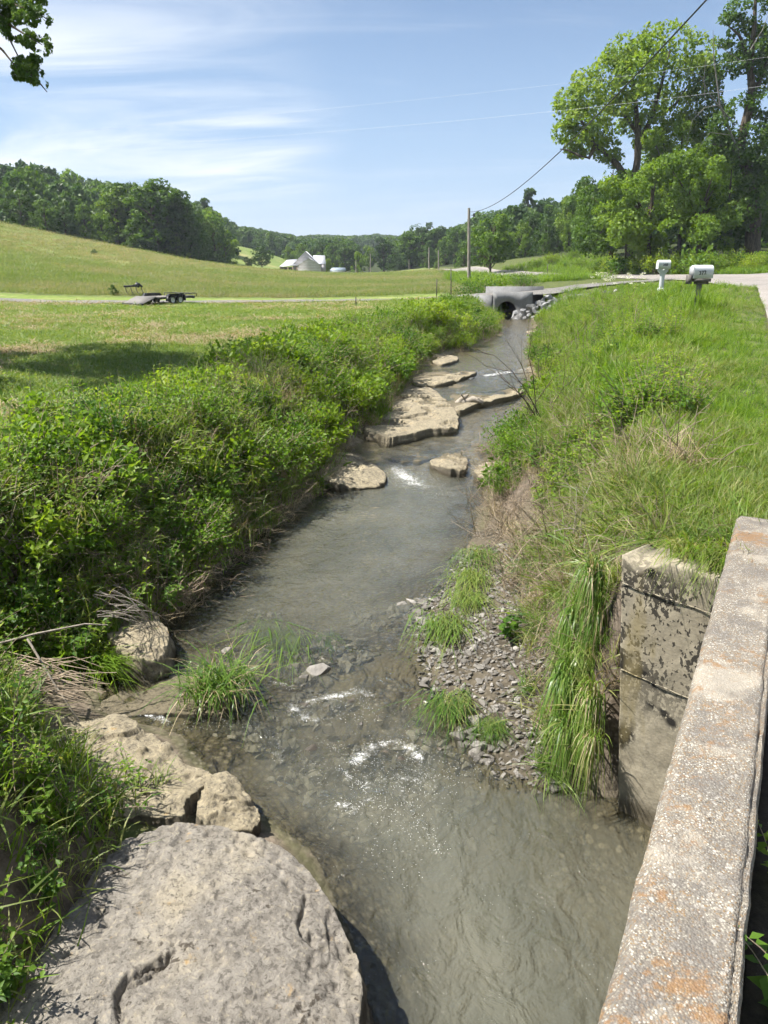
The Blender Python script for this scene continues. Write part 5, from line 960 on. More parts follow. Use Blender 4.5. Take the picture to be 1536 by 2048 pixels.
# the big spreading tree with the arching left limb
bx = at(1265, 480, 96)
lob = [(1255, 105, 42, 0), (1290, 95, 46, 2), (1335, 90, 46, -1), (1380, 100, 44, 2), (1220, 140, 36, 1), (1270, 150, 44, -3), (1330, 150, 48, 2), (1390, 150, 44, 0), (1170, 160, 26, 0), (1175, 190, 34, -2), (1140, 205, 32, 0), (1135, 235, 32, 1), (1160, 250, 38, -2), (1200, 215, 34, 2), (1235, 200, 34, 0), (1130, 265, 26, 0), (1165, 285, 32, 2), (1195, 265, 32, -1), (1215, 300, 28, 0), (1150, 300, 20, 0), (1290, 215, 40, 0), (1350, 220, 44, 3), (1260, 250, 26, 4), (1400, 220, 40, 3), (1300, 280, 32, 4), (1340, 290, 36, 3), (1240, 320, 24, 0), (1250, 180, 30, 3)]
pick_tree('spreading_tree', 'big spreading tree with a dark arching limb leaning left over the valley', bx, 96, lob, 17000, .42, 'leaf_light',
          [([(1262, 420, 0), (1255, 360, 0), (1235, 330, 0), (1205, 300, 0), (1190, 290, -1), (1165, 245, -1), (1150, 225, 0)], [.7, .55, .45, .38, .3, .22, .14, .06]), ([(1190, 292, -1), (1178, 316, -1), (1160, 312, -1), (1135, 300, -1), (1120, 298, -1)], [.26, .2, .15, .1, .05]), ([(1262, 400, 0), (1275, 320, 0), (1276, 260, 0), (1270, 190, 0), (1262, 130, 0)], [.5, .42, .34, .22, .08]), ([(1276, 270, 0), (1255, 235, 1), (1230, 225, 1), (1205, 205, 1)], [.26, .2, .13, .05]), ([(1275, 300, 0), (1305, 230, 1), (1325, 160, 1), (1340, 100, 1)], [.36, .28, .18, .06]), ([(1300, 240, 1), (1350, 210, 2), (1390, 150, 2)], [.24, .16, .05])], gap=.44, seed=201, gs=.55)
# ivy-clad tree at the right edge
bx = at(1508, 500, 92)
lob = [(1500, 15, 40, 0), (1530, 30, 40, 2), (1480, 60, 30, 0), (1515, 90, 40, 0), (1460, 45, 22, 0), (1450, 80, 18, 0), (1545, 130, 40, 0), (1500, 150, 34, 2), (1560, 60, 40, 0), (1470, 130, 26, 0), (1535, 200, 40, 0), (1490, 215, 32, -2), (1560, 260, 40, 0), (1450, 250, 30, -2), (1500, 280, 40, -1), (1470, 300, 36, -2), (1530, 320, 40, -1), (1500, 340, 34, -2), (1510, 375, 30, -2), (1505, 410, 28, -2), (1515, 445, 24, -1), (1540, 380, 36, 0), (1440, 290, 30, 0), (1425, 230, 30, 3), (1415, 170, 34, 3), (1440, 130, 26, 3), (1580, 340, 50, 0)]
pick_tree('ivy_clad_tree', 'tall ragged tree at the right edge, its trunk thick with ivy', bx, 92, lob, 15000, .40, 'leaf_tree',
          [([(1508, 430, 0), (1500, 350, 0), (1478, 300, 0), (1490, 250, 0), (1505, 190, 0), (1500, 130, 0), (1508, 60, 0), (1512, -20, 0)], [.95, .8, .7, .5, .5, .45, .35, .25, .12]), ([(1500, 150, 0), (1490, 95, 0), (1478, 70, 0), (1455, 50, 0)], [.3, .22, .14, .05]), ([(1500, 200, 0), (1530, 140, 0), (1545, 60, 0)], [.3, .2, .08]), ([(1478, 310, 0), (1450, 292, 0), (1425, 288, 0)], [.3, .22, .1])], gap=.47, seed=203, gs=.5,
          dead=[([(1475, 300, -3), (1440, 210, -3), (1428, 120, -3), (1426, 60, -3)], [.2, .15, .1, .03]), ([(1470, 250, -3), (1420, 190, -4), (1400, 150, -4), (1375, 140, -4)], [.14, .1, .07, .02]), ([(1440, 210, -3), (1410, 215, -4), (1385, 240, -4), (1370, 300, -4)], [.09, .07, .05, .02]), ([(1410, 200, -4), (1408, 160, -4), (1412, 110, -4)], [.06, .05, .02]), ([(1460, 270, -3), (1420, 265, -4), (1395, 300, -4), (1380, 330, -4)], [.08, .06, .04, .02]), ([(1400, 235, -4), (1370, 200, -4), (1355, 175, -4)], [.06, .04, .02]), ([(1480, 120, -2), (1450, 100, -3), (1430, 85, -3)], [.08, .05, .02]), ([(1500, 100, -3), (1525, 60, -3), (1540, 20, -3)], [.09, .06, .03])])
g4 = 'pale bushy trees under the spreading tree'
for nm, lab, px, Y, bxs, ns, nl, mt, sd_ in [
    ('leafy_tree', 'pale yellow green bushy tree below the arching limb', 1300, 90, [(1215, 1330, 340, 420), (1200, 1350, 400, 460), (1240, 1330, 460, 505)], (9, 10, 5), 12000, 'leaf_light', 211),
    ('leafy_tree', 'pale green tree between the spreading tree and the ivy-clad one', 1400, 89, [(1330, 1450, 290, 360), (1350, 1470, 350, 430), (1380, 1460, 430, 490)], (9, 10, 6), 12000, 'leaf_light', 213),
    ('leafy_tree', 'mid green tree filling the gap behind the pale bushy trees', 1360, 100, [(1290, 1420, 230, 320), (1300, 1460, 320, 420)], (13, 15), 15000, 'leaf_light', 215),
    ('leafy_tree', 'dark low tree under the right wood beside the ivy-clad trunk', 1460, 96, [(1400, 1540, 380, 450), (1400, 1560, 440, 500)], (8, 8), 8000, 'leaf_dark', 217),
    ('leafy_tree', 'mid green tree at the wood edge just left of the pale bushy tree', 1225, 100, [(1175, 1260, 390, 450), (1165, 1265, 440, 490)], (8, 8), 8000, 'leaf_tree', 219)]:
    lob = fill(bxs, 34, ns, 3); q = at(px, 500, Y); pick_tree(nm, lab, q, Y, lob, nl, .36, mt, [([(px, 460, 0), (px + r5.normal(0, 8), 400, 0), (px + r5.normal(0, 12), 340, 0)], [.3, .24, .16, .05])] + [([(px, 440, 0), ((px + l[0]) / 2, (440 + l[1]) / 2 - 8, l[3] / 2), (l[0], l[1], l[3])], [.16, .1, .03]) for l in lob[::2]], gap=.42, seed=sd_, gs=.6)
# the tree overhead at the left, only its drooping branch ends in view
g_ = gz(-19.5, 20.5); ot = thing('overhanging_tree', 'tree out of frame whose leafy branch ends droop into the top left corner', 'tree', (-19.5, 20.5, g_ - .2))
segs = [([(0, 0, 0), (.2, -.2, 5), (.3, -.4, 11), (.2, -.4, 25)], [.5, .42, .32, .08])]; lob = []
for i in range(26):
    a = i * 2.4; q = r5.uniform(1.0, 5.8); z_ = r5.uniform(12.0, 27); c = (q * math.cos(a), q * math.sin(a), z_); lob.append((*c, 1.6, 1.6, 1.2)); segs.append(([(.2, -.3, z_ * .55), (c[0] * .5, c[1] * .5, z_ * .85), c], [.14, .09, .03]))
org = np.array([-19.5, 20.5, g_ - .2])
for px, py, rp, Y in [(20, 25, 24, 19), (60, 30, 20, 18.5), (85, 40, 12, 18.5), (30, 60, 18, 19), (70, 80, 18, 18.5), (85, 95, 12, 18.5), (55, 75, 12, 19), (45, 130, 14, 18.8), (60, 145, 16, 18.6), (80, 165, 11, 18.5), (92, 180, 5, 18.5), (38, 150, 9, 18.7), (70, 120, 9, 18.6), (20, 5, 26, 19.5), (70, 0, 14, 19), (0, 30, 22, 19.4)]:
    c = np.array(at(px, py, Y)) - org; q = rp * 1.4 * Y * 1.05 / 1536; lob += [(*c, q, q, q * .7)] * 1
lobA = np.array(lob)
for pts in ([(-60, -60, 20), (-10, 30, 19.4), (15, 70, 19), (35, 110, 18.8), (50, 140, 18.7)], [(-40, -20, 20), (20, 50, 19), (60, 75, 18.6), (85, 90, 18.5)], [(-20, 80, 19.2), (5, 100, 19), (25, 125, 18.8), (45, 150, 18.6)], [(50, 140, 18.7), (75, 160, 18.5), (94, 184, 18.5)], [(-40, -60, 20), (30, 10, 19), (75, 25, 18.6), (96, 40, 18.5)]): segs.append((np.array([at(*q) for q in pts]) - org, np.linspace(.035, .008, len(pts))))
link('trunk', tube_mesh('trunk', segs, 'bark', 5), ot)
cmA = crown_mesh(lob[:26], 13000, .28, 'leaf_dark', 221, .40, .8); link('crown', cmA, ot)
cmB = crown_mesh(lob[26:], 5200, .095, 'leaf_dark', 223, .47, 4.0, .6); cmB.name = 'branch_leaves'; link('branch_leaves', cmB, ot)

# the wooded hillsides beyond: nobody could count these
FP = [tree_parts(121, 'round', 1100, .09, 'leaf_far'), tree_parts(122, 'bushy', 1100, .09, 'leaf_far'), tree_parts(123, 'tall', 1100, .08, 'leaf_far'), tree_parts(124, 'wide', 1100, .09, 'leaf_far'), tree_parts(125, 'cone', 900, .07, 'leaf_dark'), tree_parts(126, 'bushy', 1000, .09, 'leaf_tree')]
SKY_ = np.array([(-250, 300), (0, 318), (60, 320), (130, 336), (200, 346), (270, 368), (340, 385), (400, 402), (430, 422), (470, 446), (520, 456), (560, 464), (600, 471), (640, 467), (700, 471), (760, 466), (795, 471), (820, 464), (850, 452), (900, 458), (930, 442), (960, 424), (1000, 412), (1060, 396), (1100, 390), (1150, 372), (1230, 344), (1400, 300), (1800, 260)])
def wooded(name, label, x0, x1, y0, y1, n, keep, hh=(8, 12.5)):
    x = rng.uniform(x0, x1, n * 6); y = rng.uniform(y0, y1, n * 6); z = ground(x, y); px, py = proj(x, y, z); k = keep(px, y, x) & (px > -250) & (px < 1800); x, y, z = x[k][:n], y[k][:n], z[k][:n]; h = rng.uniform(*hh, len(x)) * rng.choice([1, 1, 1, 1.25], len(x))
    pxx = proj(x, y, z + 10)[0]; crest = np.array([at(a_, b_, c_)[2] for a_, b_, c_ in zip(pxx, np.interp(pxx, SKY_[:, 0], SKY_[:, 1]), y)]); h = np.minimum(h, (crest - z) * rng.uniform(.86, 1.04, len(x))); k = h > 4.5; x, y, z, h = x[k], y[k], z[k], h[k]      # crowns end at the surveyed crest of the wood
    w = np.maximum(h, 8) * rng.uniform(.75, 1.0, len(x)); scatter(name, [c for _, c in FP], np.stack([x, y, z - .6], 1), rot3(len(x), .03), np.stack([w, w, h], 1), label, 'wood')
tl = lambda px: np.interp(px, [-400, 0, 150, 300, 380, 480, 560, 700, 860, 1000, 1100, 1200, 1340, 1536, 1900], [146, 142, 144, 150, 158, 182, 305, 258, 262, 158, 144, 136, 108, 104, 104])
clr = lambda px, y: (px > 440) & (px < 640) & (y < 300)
wooded('wooded_hillside', 'dense green woodland covering the left hillside', -330, 10, 140, 520, 2600, lambda px, y, x: (y > tl(px) + 4) & ~clr(px, y) & (px < 700))
wooded('wooded_hillside', 'dense green woodland covering the right hillside', 0, 330, 104, 560, 2600, lambda px, y, x: (y > tl(px) + 4) & (px >= 700))
wooded('distant_woods', 'hazy blue green wooded hills at the far end of the valley', -220, 160, 500, 900, 1900, lambda px, y, x: (px > 300) & (px < 1000), (11, 17))

# ------------------------------------------------------------------ field, verge and bank growth
notroad = lambda x, y: ~on_road(x, y) & (dist_line(x, y, DC) > 1.4)
dry = lambda x, y, m=0.05: (x < xl(y) - m) | (x > xr(y) + m)
STRAW = 0
# mown field
x, y, z = sample(26000, lambda y: -0.62 * y - 4, lambda y: xl(y) - 1.6, 9, 58, lambda x, y: notroad(x, y) & (x > -42))
scatter('mown_grass', T_mown, np.stack([x, y, z], 1), rot3(len(x)), np.stack([rng.uniform(.8, 1.4, len(x)) * (1 + y / 40)] * 2 + [rng.uniform(.7, 1.3, len(x)) * (1 + y / 90)], 1), 'mown grass of the near field with pale clippings', 'grass', pid=np.where(n2(x * .6, y, .45, 3, 77) > .55, np.where(rng.uniform(0, 1, len(x)) < .5, STRAW, rng.integers(0, 4, len(x))), (STRAW + 1 + rng.integers(0, 3, len(x))) % 4))
# meadow on the slope
x, y, z = sample(15000, lambda y: -0.62 * y - 6, lambda y: 0.06 * y + 2, 66, 200, lambda x, y: (proj(x, y, base(x, y))[1] > 0) & (y < np.interp(proj(x, y, base(x, y))[0], [-400, 0, 150, 300, 380, 480, 590, 900], [136, 132, 133, 139, 146, 172, 202, 202])))
scatter('meadow_grass', T_mead, np.stack([x, y, z - .04], 1), rot3(len(x), .06), np.stack([rng.uniform(.7, 1.15, len(x)) * (.8 + y / 220)] * 2 + [rng.uniform(.7, 1.15, len(x)) * np.interp(y, [66, 150, 200], [1.1, 1.0, .6])], 1), 'tall seeding meadow grass on the slope behind the track', 'grass')
# lush verge right of the stream
x, y, z = sample(7500, lambda y: xr(y) + np.interp(y, [5, 7, 10, 14, 40], [.9, 1.5, 1.3, .4, .15]), lambda y: np.interp(y, RI[:, 1], RI[:, 0]) + .1, 5.15, 56, lambda x, y: notroad(x, y))
scatter('verge_grass', T_lush, np.stack([x, y, z - .02], 1), rot3(len(x), .15), rng.uniform(.5, 1.0, len(x)) * (.62 + .75 * n2(x, y, .7, 3, 91)) * (1 + .012 * y) * (.4 + .6 * sstep(.2, 2.4, np.interp(y, RI[:, 1], RI[:, 0]) - x)), 'long lush green grass on the verge between stream and road', 'grass')
x, y, z = sample(4200, lambda y: xr(y) + np.interp(y, [5, 7, 10, 14, 40], [.9, 1.5, 1.2, .7, .5]), lambda y: np.interp(y, RI[:, 1], RI[:, 0]) + .05, 5.1, 50, lambda x, y: notroad(x, y) & ((n2(x, y, .5, 3, 81) > .5) | (y < 8.5)))
scatter('seeding_grass', T_seed, np.stack([x, y, z - .02], 1), rot3(len(x), .18), rng.uniform(.6, 1.05, len(x)) * (.45 + .55 * sstep(.2, 2.4, np.interp(y, RI[:, 1], RI[:, 0]) - x)), 'pale grass gone to seed on the verge above the abutment', 'grass')
x, y, z = sample(1200, lambda y: xr(y) + np.interp(y, [5, 7, 10, 14, 40], [1.2, 1.5, 1.1, .15, .05]), lambda y: xr(y) + np.interp(y, [5, 14, 40], [2.5, 3.2, 4]), 8.5, 50, lambda x, y: notroad(x, y) & (n2(x, y, .6, 3, 83) > .47))
scatter('verge_weeds', Wd, np.stack([x, y, z - .02], 1), rot3(len(x), .15), rng.uniform(.7, 1.25, len(x)), 'leafy green weeds crowding the right bank', 'weeds')
# far grass slopes right of the road
x, y, z = sample(4500, 8, 75, 72, 126, lambda x, y: notroad(x, y) & (proj(x, y, base(x, y))[0] > 890) & (y < np.interp(proj(x, y, base(x, y))[0], [880, 1000, 1100, 1200, 1340, 1900], [140, 140, 128, 120, 92, 92])))
scatter('far_bank_grass', T_lush, np.stack([x, y, z - .04], 1), rot3(len(x), .06), rng.uniform(1.5, 2.6, len(x)), 'green grass of the slope beyond the road', 'grass')
# left bank tangle
lb = lambda y, a: xl(y) - a
wid = lambda y: np.interp(y, [6, 8, 14, 30, 50], [3.4, 3.6, 3.4, 3.0, 2.5])
x, y, z = sample(3000, lambda y: xl(y) - wid(y), lambda y: xl(y) - .15, 6.6, 50, lambda x, y: notroad(x, y))
scatter('bank_weeds', Wd, np.stack([x, y, z - .02], 1), rot3(len(x), .22), rng.uniform(.7, 1.3, len(x)), 'leafy weeds and vines tangled over the left bank', 'weeds')
x, y, z = sample(4200, lambda y: xl(y) - wid(y) - 1.2, lambda y: xl(y) - .05, 6.6, 52, lambda x, y: notroad(x, y))
scatter('bank_grass', T_lush, np.stack([x, y, z - .02], 1), rot3(len(x), .25), rng.uniform(.7, 1.35, len(x)), 'rough grass growing through the left bank tangle', 'grass')
x, y, z = sample(1100, lambda y: xl(y) - 1.2, lambda y: xl(y) + .05, 7.2, 52, None)
TW = [twigs('dead_stalks', 9, .55, .12, 301, 'twig', .005, 1.2, 2, .8), twigs('dead_stalks', 9, .5, .12, 302, 'twig', .004, 1.6, 2, 1.2)] + T_straw
scatter('dead_stalks', TW, np.stack([x, y, z], 1), rot3(len(x), .5), rng.uniform(.6, 1.1, len(x)), 'dry brown stalks hanging along the left waterline', 'dead stalks')
x, y, z = sample(800, lambda y: xr(y) + np.interp(y, [7, 9, 12, 14, 40], [1.2, .8, .1, 0.05, 0]), lambda y: xr(y) + np.interp(y, [7, 9, 14, 40], [2.4, 2.2, 1.3, 1.0]), 6.6, 50, None)
scatter('dead_stalks', TW, np.stack([x, y, z], 1), rot3(len(x), .4), rng.uniform(.6, 1.2, len(x)), 'dry brown stalks lining the right bank', 'dead stalks')
x, y, z = sample(450, lambda y: xl(y) - wid(y), lambda y: xl(y) - .1, 6.8, 40, lambda x, y: n2(x, y, .55, 3, 95) > .46)
scatter('dry_stems', T_straw + TW[:1] + T_seed, np.stack([x, y, z + .25], 1), rot3(len(x), .45), rng.uniform(.7, 1.35, len(x)), 'dry stems and seed heads standing through the left bank growth', 'dead stalks')
# the steep bank face beside the abutment
x, y, z = sample(420, lambda y: xr(y) + np.interp(y, [5, 6, 7, 8.4, 10], [.12, .62, .9, 1.1, .75]), lambda y: xr(y) + np.interp(y, [5, 6, 7, 8.4, 10], [.95, 1.5, 1.9, 2.2, 1.9]), 4.95, 10, lambda x, y: x > np.interp(y, [4.9, 5.3], [1.35, 0]))
scatter('bank_face_grass', T_straw + T_seed + T_water + TW[:2], np.stack([x, y, z], 1), np.stack([rng.normal(.5, .3, len(x)), rng.normal(-.5, .3, len(x)), rng.uniform(0, 6.3, len(x))], 1), rng.uniform(.5, .95, len(x)), 'straw and grass hanging on the steep bank above the gravel bar', 'grass')
# near left corner growth beside the boulder
x, y, z = sample(400, -3.8, -1.6, 2.0, 5.8, lambda x, y: (x < np.interp(y, [2.0, 2.6, 4.2, 4.8, 5.4, 6], [-1.75, -1.8, -1.75, -2.0, -2.9, -3.3])), False)
scatter('boulder_grass', T_lush + T_seed, np.stack([x, y, z - .02], 1), rot3(len(x), .3), rng.uniform(.6, .95, len(x)), 'grass spilling over the left side of the big boulder', 'grass')
x, y, z = sample(170, -3.8, -1.7, 2.0, 6.4, lambda x, y: (x < np.interp(y, [2.0, 2.6, 4.2, 4.8, 5.4, 6.4], [-1.85, -1.9, -1.85, -2.1, -3.0, -3.5])), False)
scatter('boulder_weeds', Wd, np.stack([x, y, z - .02], 1), rot3(len(x), .3), rng.uniform(.6, 1.0, len(x)), 'broad-leaved weeds at the left edge of the big boulder', 'weeds')

# shrubs one can pick out
SP = [shrub_parts(401, .75, .95, 34, 1100, .10, .28, 'leaf_yellow'), shrub_parts(402, .7, .8, 30, 1400, .07, .33, 'leaf_yellow'), shrub_parts(403, .8, 1.0, 36, 1700, .06, .34, 'leaf_bank'), shrub_parts(404, .65, .7, 28, 800, .125, .27, 'leaf_bank'), shrub_parts(405, .8, .85, 36, 2100, .045, .36, 'leaf_bank')]
def shrub(x_, y_, s, v, label, group=None, name='shrub', sz=1.0, lift=-0.05):
    o = thing(name, label, 'shrub', (x_, y_, gz(x_, y_) + lift), rng.uniform(0, 6.28), group); o.scale = (s, s, s * sz); st, fo_ = SP[v]; link('stems', st, o); link('foliage', fo_, o); return o
ZN = [(11, 'across from the gravel bar'), (17, 'just downstream of the pale rock and slab'), (28, 'beside the rock ledges'), (99, 'far upstream towards the culvert')]
RW = ['at the waterline', 'halfway up the bank', 'at the field edge']
yy = np.exp(np.linspace(math.log(7.0), math.log(47), 46))
for i, y_ in enumerate(yy):
    for k in range(3):
        off = .55 + k * 1.15 + rng.uniform(-.25, .35)
        if y_ < 9 and k == 0: off += .3
        zn = next(n_ for m_, n_ in ZN if y_ < m_); shrub(xl(y_) - off, y_ + rng.uniform(-.3, .3), rng.uniform(.7, 1.05) * (1.0 if y_ < 17 else 1.3), int(rng.integers(0, 5)), 'left bank shrub %s, %s' % (RW[k], zn), 'left bank shrubs %s, %s' % (RW[k], zn))
for x_, y_, s_, v_, lab in [(2.05, 12.2, .62, 4, 'dark low shrub at the right waterline just above the dead brush'), (2.45, 13.2, .75, 2, 'dark shrub overhanging the water below the flood wrack'), (2.9, 14.6, .7, 4, 'shrub at the right waterline beside the flood wrack')]: shrub(x_, y_, s_, v_, lab)
gB, lB = 'shrubs along the right bank', 'leafy shrub overhanging the right waterline upstream of the abutment'
for i, y_ in enumerate(np.exp(np.linspace(math.log(12.5), math.log(48), 22))):
    shrub(xr(y_) + .2 + rng.uniform(-.05, .6), y_, rng.uniform(.6, 1.0), int(rng.integers(0, 5)), lB, gB)
for px, pt, pb, Y, v, lab in [(1050, 528, 588, 62, 4, 'rounded feathery green bush beside the far culvert headwall'), (985, 530, 575, 66, 1, 'yellow green bush by the foot of the tall utility pole'), (955, 545, 590, 60, 2, 'low green bush left of the culvert under the utility pole'), (1130, 515, 540, 112, 3, 'bright yellow green bush beyond the road, leftmost of the roadside bushes'), (1165, 512, 543, 110, 1, 'bright yellow green bush beyond the road, right of its twin'), (1205, 512, 545, 106, 3, 'pale bush beyond the road just left of the dark wood'), (1105, 495, 520, 120, 1, 'light bush at the top of the grassy slope beyond the road'), (1150, 492, 520, 122, 1, 'light green bush high on the grassy slope beyond the road'), (1235, 505, 540, 100, 3, 'yellow green bush where the grassy slope meets the right wood'), (1075, 512, 535, 116, 0, 'leafy bush at the left foot of the grassy slope beyond the road'), (1010, 585, 600, 56, 0, 'small leafy bush behind the near culvert headwall')]:
    q = at(px, pt, Y); g_ = gz(q[0], Y); s = max(.6, (q[2] - g_)); o = shrub(q[0], Y, s, v, lab, None, 'bush', 1.0); o.scale = (s * .95, s * .95, s)
gC, lC = 'undergrowth bushes along the far side of the road', 'leafy bush in the hedge between the road and the right wood'
for i in range(30):
    px = 1235 + i * 12 + rng.uniform(-5, 5); Y = np.interp(px, [1235, 1300, 1400, 1600], [93, 88, 82, 80]) + rng.uniform(-1.0, 2.5); q = at(px, rng.uniform(486, 516), Y); s = max(1.8, (q[2] - gz(q[0], Y)) * 1.1)
    shrub(q[0], Y, s, int(rng.choice([0, 1, 1, 3])), lC, gC, 'bush')

# ------------------------------------------------------------------ single plants and wrack
def plantobj(name, label, me, x_, y_, s=1.0, rz=0.0, cat='plant', lift=0.0, rx=0, ry=0, zz_=None, group=None):
    o = link(name, me, None, (x_, y_, (gz(x_, y_) if zz_ is None else zz_) + lift), (rx, ry, rz), s); return tag(o, label, cat, group)
def multi(name, label, parts, x_, y_, z_, cat='plant'):
    o = thing(name, label, cat, (x_, y_, z_))
    for nm, me, loc, rot, s in parts: link(nm, me, o, loc, rot, s)
    return o
FL = [tuft('blades', 110, .62, .16, .95, 1.05, .0075, 'wetgrass', 500 + i, 4, .4, flow=-math.pi / 2 + .15) for i in range(3)]     # combed flat by the flood, pointing downstream
q = on(535, 1235, .05); plantobj('water_grass', 'green water grass clump combed downstream in midstream, leftmost of three', FL[0], q[0], q[1], (1.3, 1.5, .36), .15, lift=.06)
q = on(580, 1265, .05); plantobj('water_grass', 'green water grass clump trailing in midstream, middle of three', FL[1], q[0], q[1], (1.3, 1.5, .34), -.1, lift=.05)
q = on(648, 1255, .05); plantobj('water_grass', 'thin green water grass clump in midstream, rightmost of three', FL[2], q[0], q[1], (1.0, 1.4, .3), .1, lift=.03)
q = on(438, 1385, .12); multi('grass_tuft', 'bushy grass tuft standing on the sunken slab in the stream', [('blades', tuft('blades', 300, .40, .22, .9, .95, .0055, 'wetgrass', 520, 4), (0, 0, .1), (0, 0, 0), 1.25), ('dry_blades', tuft('dry_blades', 90, .36, .18, 1.1, 1.1, .004, 'straw', 521, 4), (0, 0, .08), (0, 0, 0), 1.3), ('stalk', weed('stalk', 3, .62, .06, .2, 'leaf_yellow', 522, .5, 8), (0, 0, 0), (0, 0, 2.0), 1.0)], q[0], q[1], .03)
q = on(540, 1050, .1); plantobj('grass_tuft', 'small grass tuft at the left waterline below the pale rock', tuft('blades', 90, .35, .2, 1.0, .8, .006, 'wetgrass', 525), q[0] - .05, q[1], 1, lift=.02)
q = on(205, 1330, .15); plantobj('grass_tuft', 'bright green grass clump leaning into the water by the grey rock', tuft('blades', 200, .5, .22, 1.0, .85, .007, 'grass', 526, 4, .35, flow=-.6), q[0], q[1], .9, lift=.05); 
q = on(215, 1290, .3); plantobj('weed_clump', 'yellow green flowering weed clump beside the bramble rock', weed('leaves', 14, .4, .04, .35, 'leaf_yellow', 527, .7, 12), q[0] - .1, q[1], 1.0)
# matted grass on and beside the gravel bar
mats_ = [(890, 1235, 'bleached matted grass clump at the upstream tip of the gravel bar', .62), (905, 1375, 'matted yellow green grass hanging off the left edge of the gravel bar', .5), (945, 1150, 'combed green grass patch at the top of the gravel bar', .6), (960, 1105, 'pale combed grass at the foot of the dead brush', .6), (935, 1190, 'green matted grass on the bar edge above the bleached clump', .5), (985, 1420, 'small leafy sprout lying on the gravel bar', .3), (1060, 1150, 'yellow green grass patch under the dead brush', .5), (1090, 1130, 'grass clump between the dead brush and the abutment', .5)]
for i, (px, py, lab, s) in enumerate(mats_):
    q = on(px, py, .2); multi('matted_grass', lab, [('blades', tuft('blades', 170, .6, .30, 1.2, 1.1, .006, 'wetgrass', 540 + i, 4, .4, flow=-math.pi / 2 - .2), (0, 0, 0), (0, 0, 0), (s * 1.5, s * 1.5, s * .7)), ('dry_blades', tuft('dry_blades', 70, .55, .22, 1.0, 1.0, .005, 'grass_seed', 560 + i, 4, .4, flow=-math.pi / 2), (0, 0, 0), (0, 0, 0), (s * 1.6, s * 1.6, s * .7))], q[0], q[1], gz(q[0], q[1]) + .12 * s)
# long drooping grass beside the abutment
for i, (px, py, z_, lab, s) in enumerate([(1149, 1255, .95, 'long green grass hanging down beside the abutment corner, uppermost sheaf', .95), (1134, 1385, .62, 'long combed grass streaming down the bank left of the abutment', 1.0), (1182, 1340, .85, 'dark green grass sheaf pressed against the abutment edge', .85), (1134, 1480, .34, 'grass sheaf trailing into the water at the foot of the abutment', .85), (1172, 1450, .45, 'yellowish grass sheaf low beside the abutment', .8)]):
    q = on(px, py, z_); multi('hanging_grass', lab, [('blades', tuft('blades', 170, .8, .08, .38, 1.3, .007, 'wetgrass', 580 + i, 5, .35, flow=-math.pi / 2 - .5), (0, 0, 0), (0, 0, 0), s), ('seed_heads', tuft('seed_heads', 60, .7, .09, .4, 1.2, .008, 'grass_seed', 590 + i, 5, .35, flow=-math.pi / 2 - .5), (0, 0, .02), (0, 0, 0), s * .8)], q[0], q[1], z_)
for i, (px, py, z_, lab, s) in enumerate([(1187, 1175, 1.55, 'yellowish grass sheaf high beside the abutment corner', .8), (1192, 1250, 1.25, 'thin grass sheaf against the upper abutment edge', .8), (1182, 1420, .75, 'grass sheaf half way down beside the abutment', .85), (1184, 1500, .5, 'short grass sheaf low against the abutment edge', .7), (1130, 1300, .6, 'loose grass sheaf on the bank left of the long combed grass', .7)]):
    q = on(px, py, z_); multi('hanging_grass', lab, [('blades', tuft('blades', 150, .75, .08, .35, 1.3, .0065, 'wetgrass', 700 + i, 5, .35, flow=-math.pi / 2 - .5), (0, 0, 0), (0, 0, 0), s), ('dry_blades', tuft('dry_blades', 45, .65, .08, .4, 1.2, .005, 'straw', 710 + i, 5, .35, flow=-math.pi / 2 - .5), (0, 0, .02), (0, 0, 0), s)], q[0], q[1], z_)
# grass over the abutment top
for i, (s_, lab) in enumerate([(.26, 'seeding grass drooping over the top of the abutment, beside its broken corner'), (.42, 'seeding grass curtain hanging over the middle of the abutment face'), (.58, 'grass bending over the abutment top where it meets the coping')]):
    q = Apt + adir * s_ + anor * .10; multi('overhanging_grass', lab, [('blades', tuft('blades', 120, .5, .16, .8, 1.0, .004, 'grass_seed', 600 + i, 4, .35, flow=math.atan2(-anor[1], -anor[0])), (0, 0, 0), (0, 0, 0), .85), ('green_blades', tuft('green_blades', 50, .5, .14, .9, .9, .006, 'grass', 610 + i, 4, .35, flow=math.atan2(-anor[1], -anor[0])), (0, 0, 0), (0, 0, 0), .85)], q[0], q[1], 2.06)
q = on(1025, 1275, .22); multi('broadleaf_weed', 'dark green upright weed with jagged leaves standing on the gravel bar', [('leaves', weed('leaves', 6, .34, .13, .26, 'leaf_bank', 620, .5, 5, 'twig', .05, .3), (0, 0, 0), (0, 0, 0), 1.0), ('flower_stalk', weed('flower_stalk', 1, .48, .05, .3, 'leaf_bank', 621, .1, 7), (0, 0, 0), (0, 0, 0), 1.0)], q[0], q[1], gz(q[0], q[1]))
q = on(270, 1560, .28); multi('weed', 'slender weed sprouting from the rock shelf crack', [('stems', weed('stems', 5, .42, .07, .16, 'leaf_bank', 625, .4, 7), (0, 0, 0), (0, 0, 0), 1.0), ('blades', tuft('blades', 30, .2, .12, 1.0, .5, .005, 'grass_seed', 626), (.12, .02, 0), (0, 0, 0), 1.0)], q[0], q[1], .22)
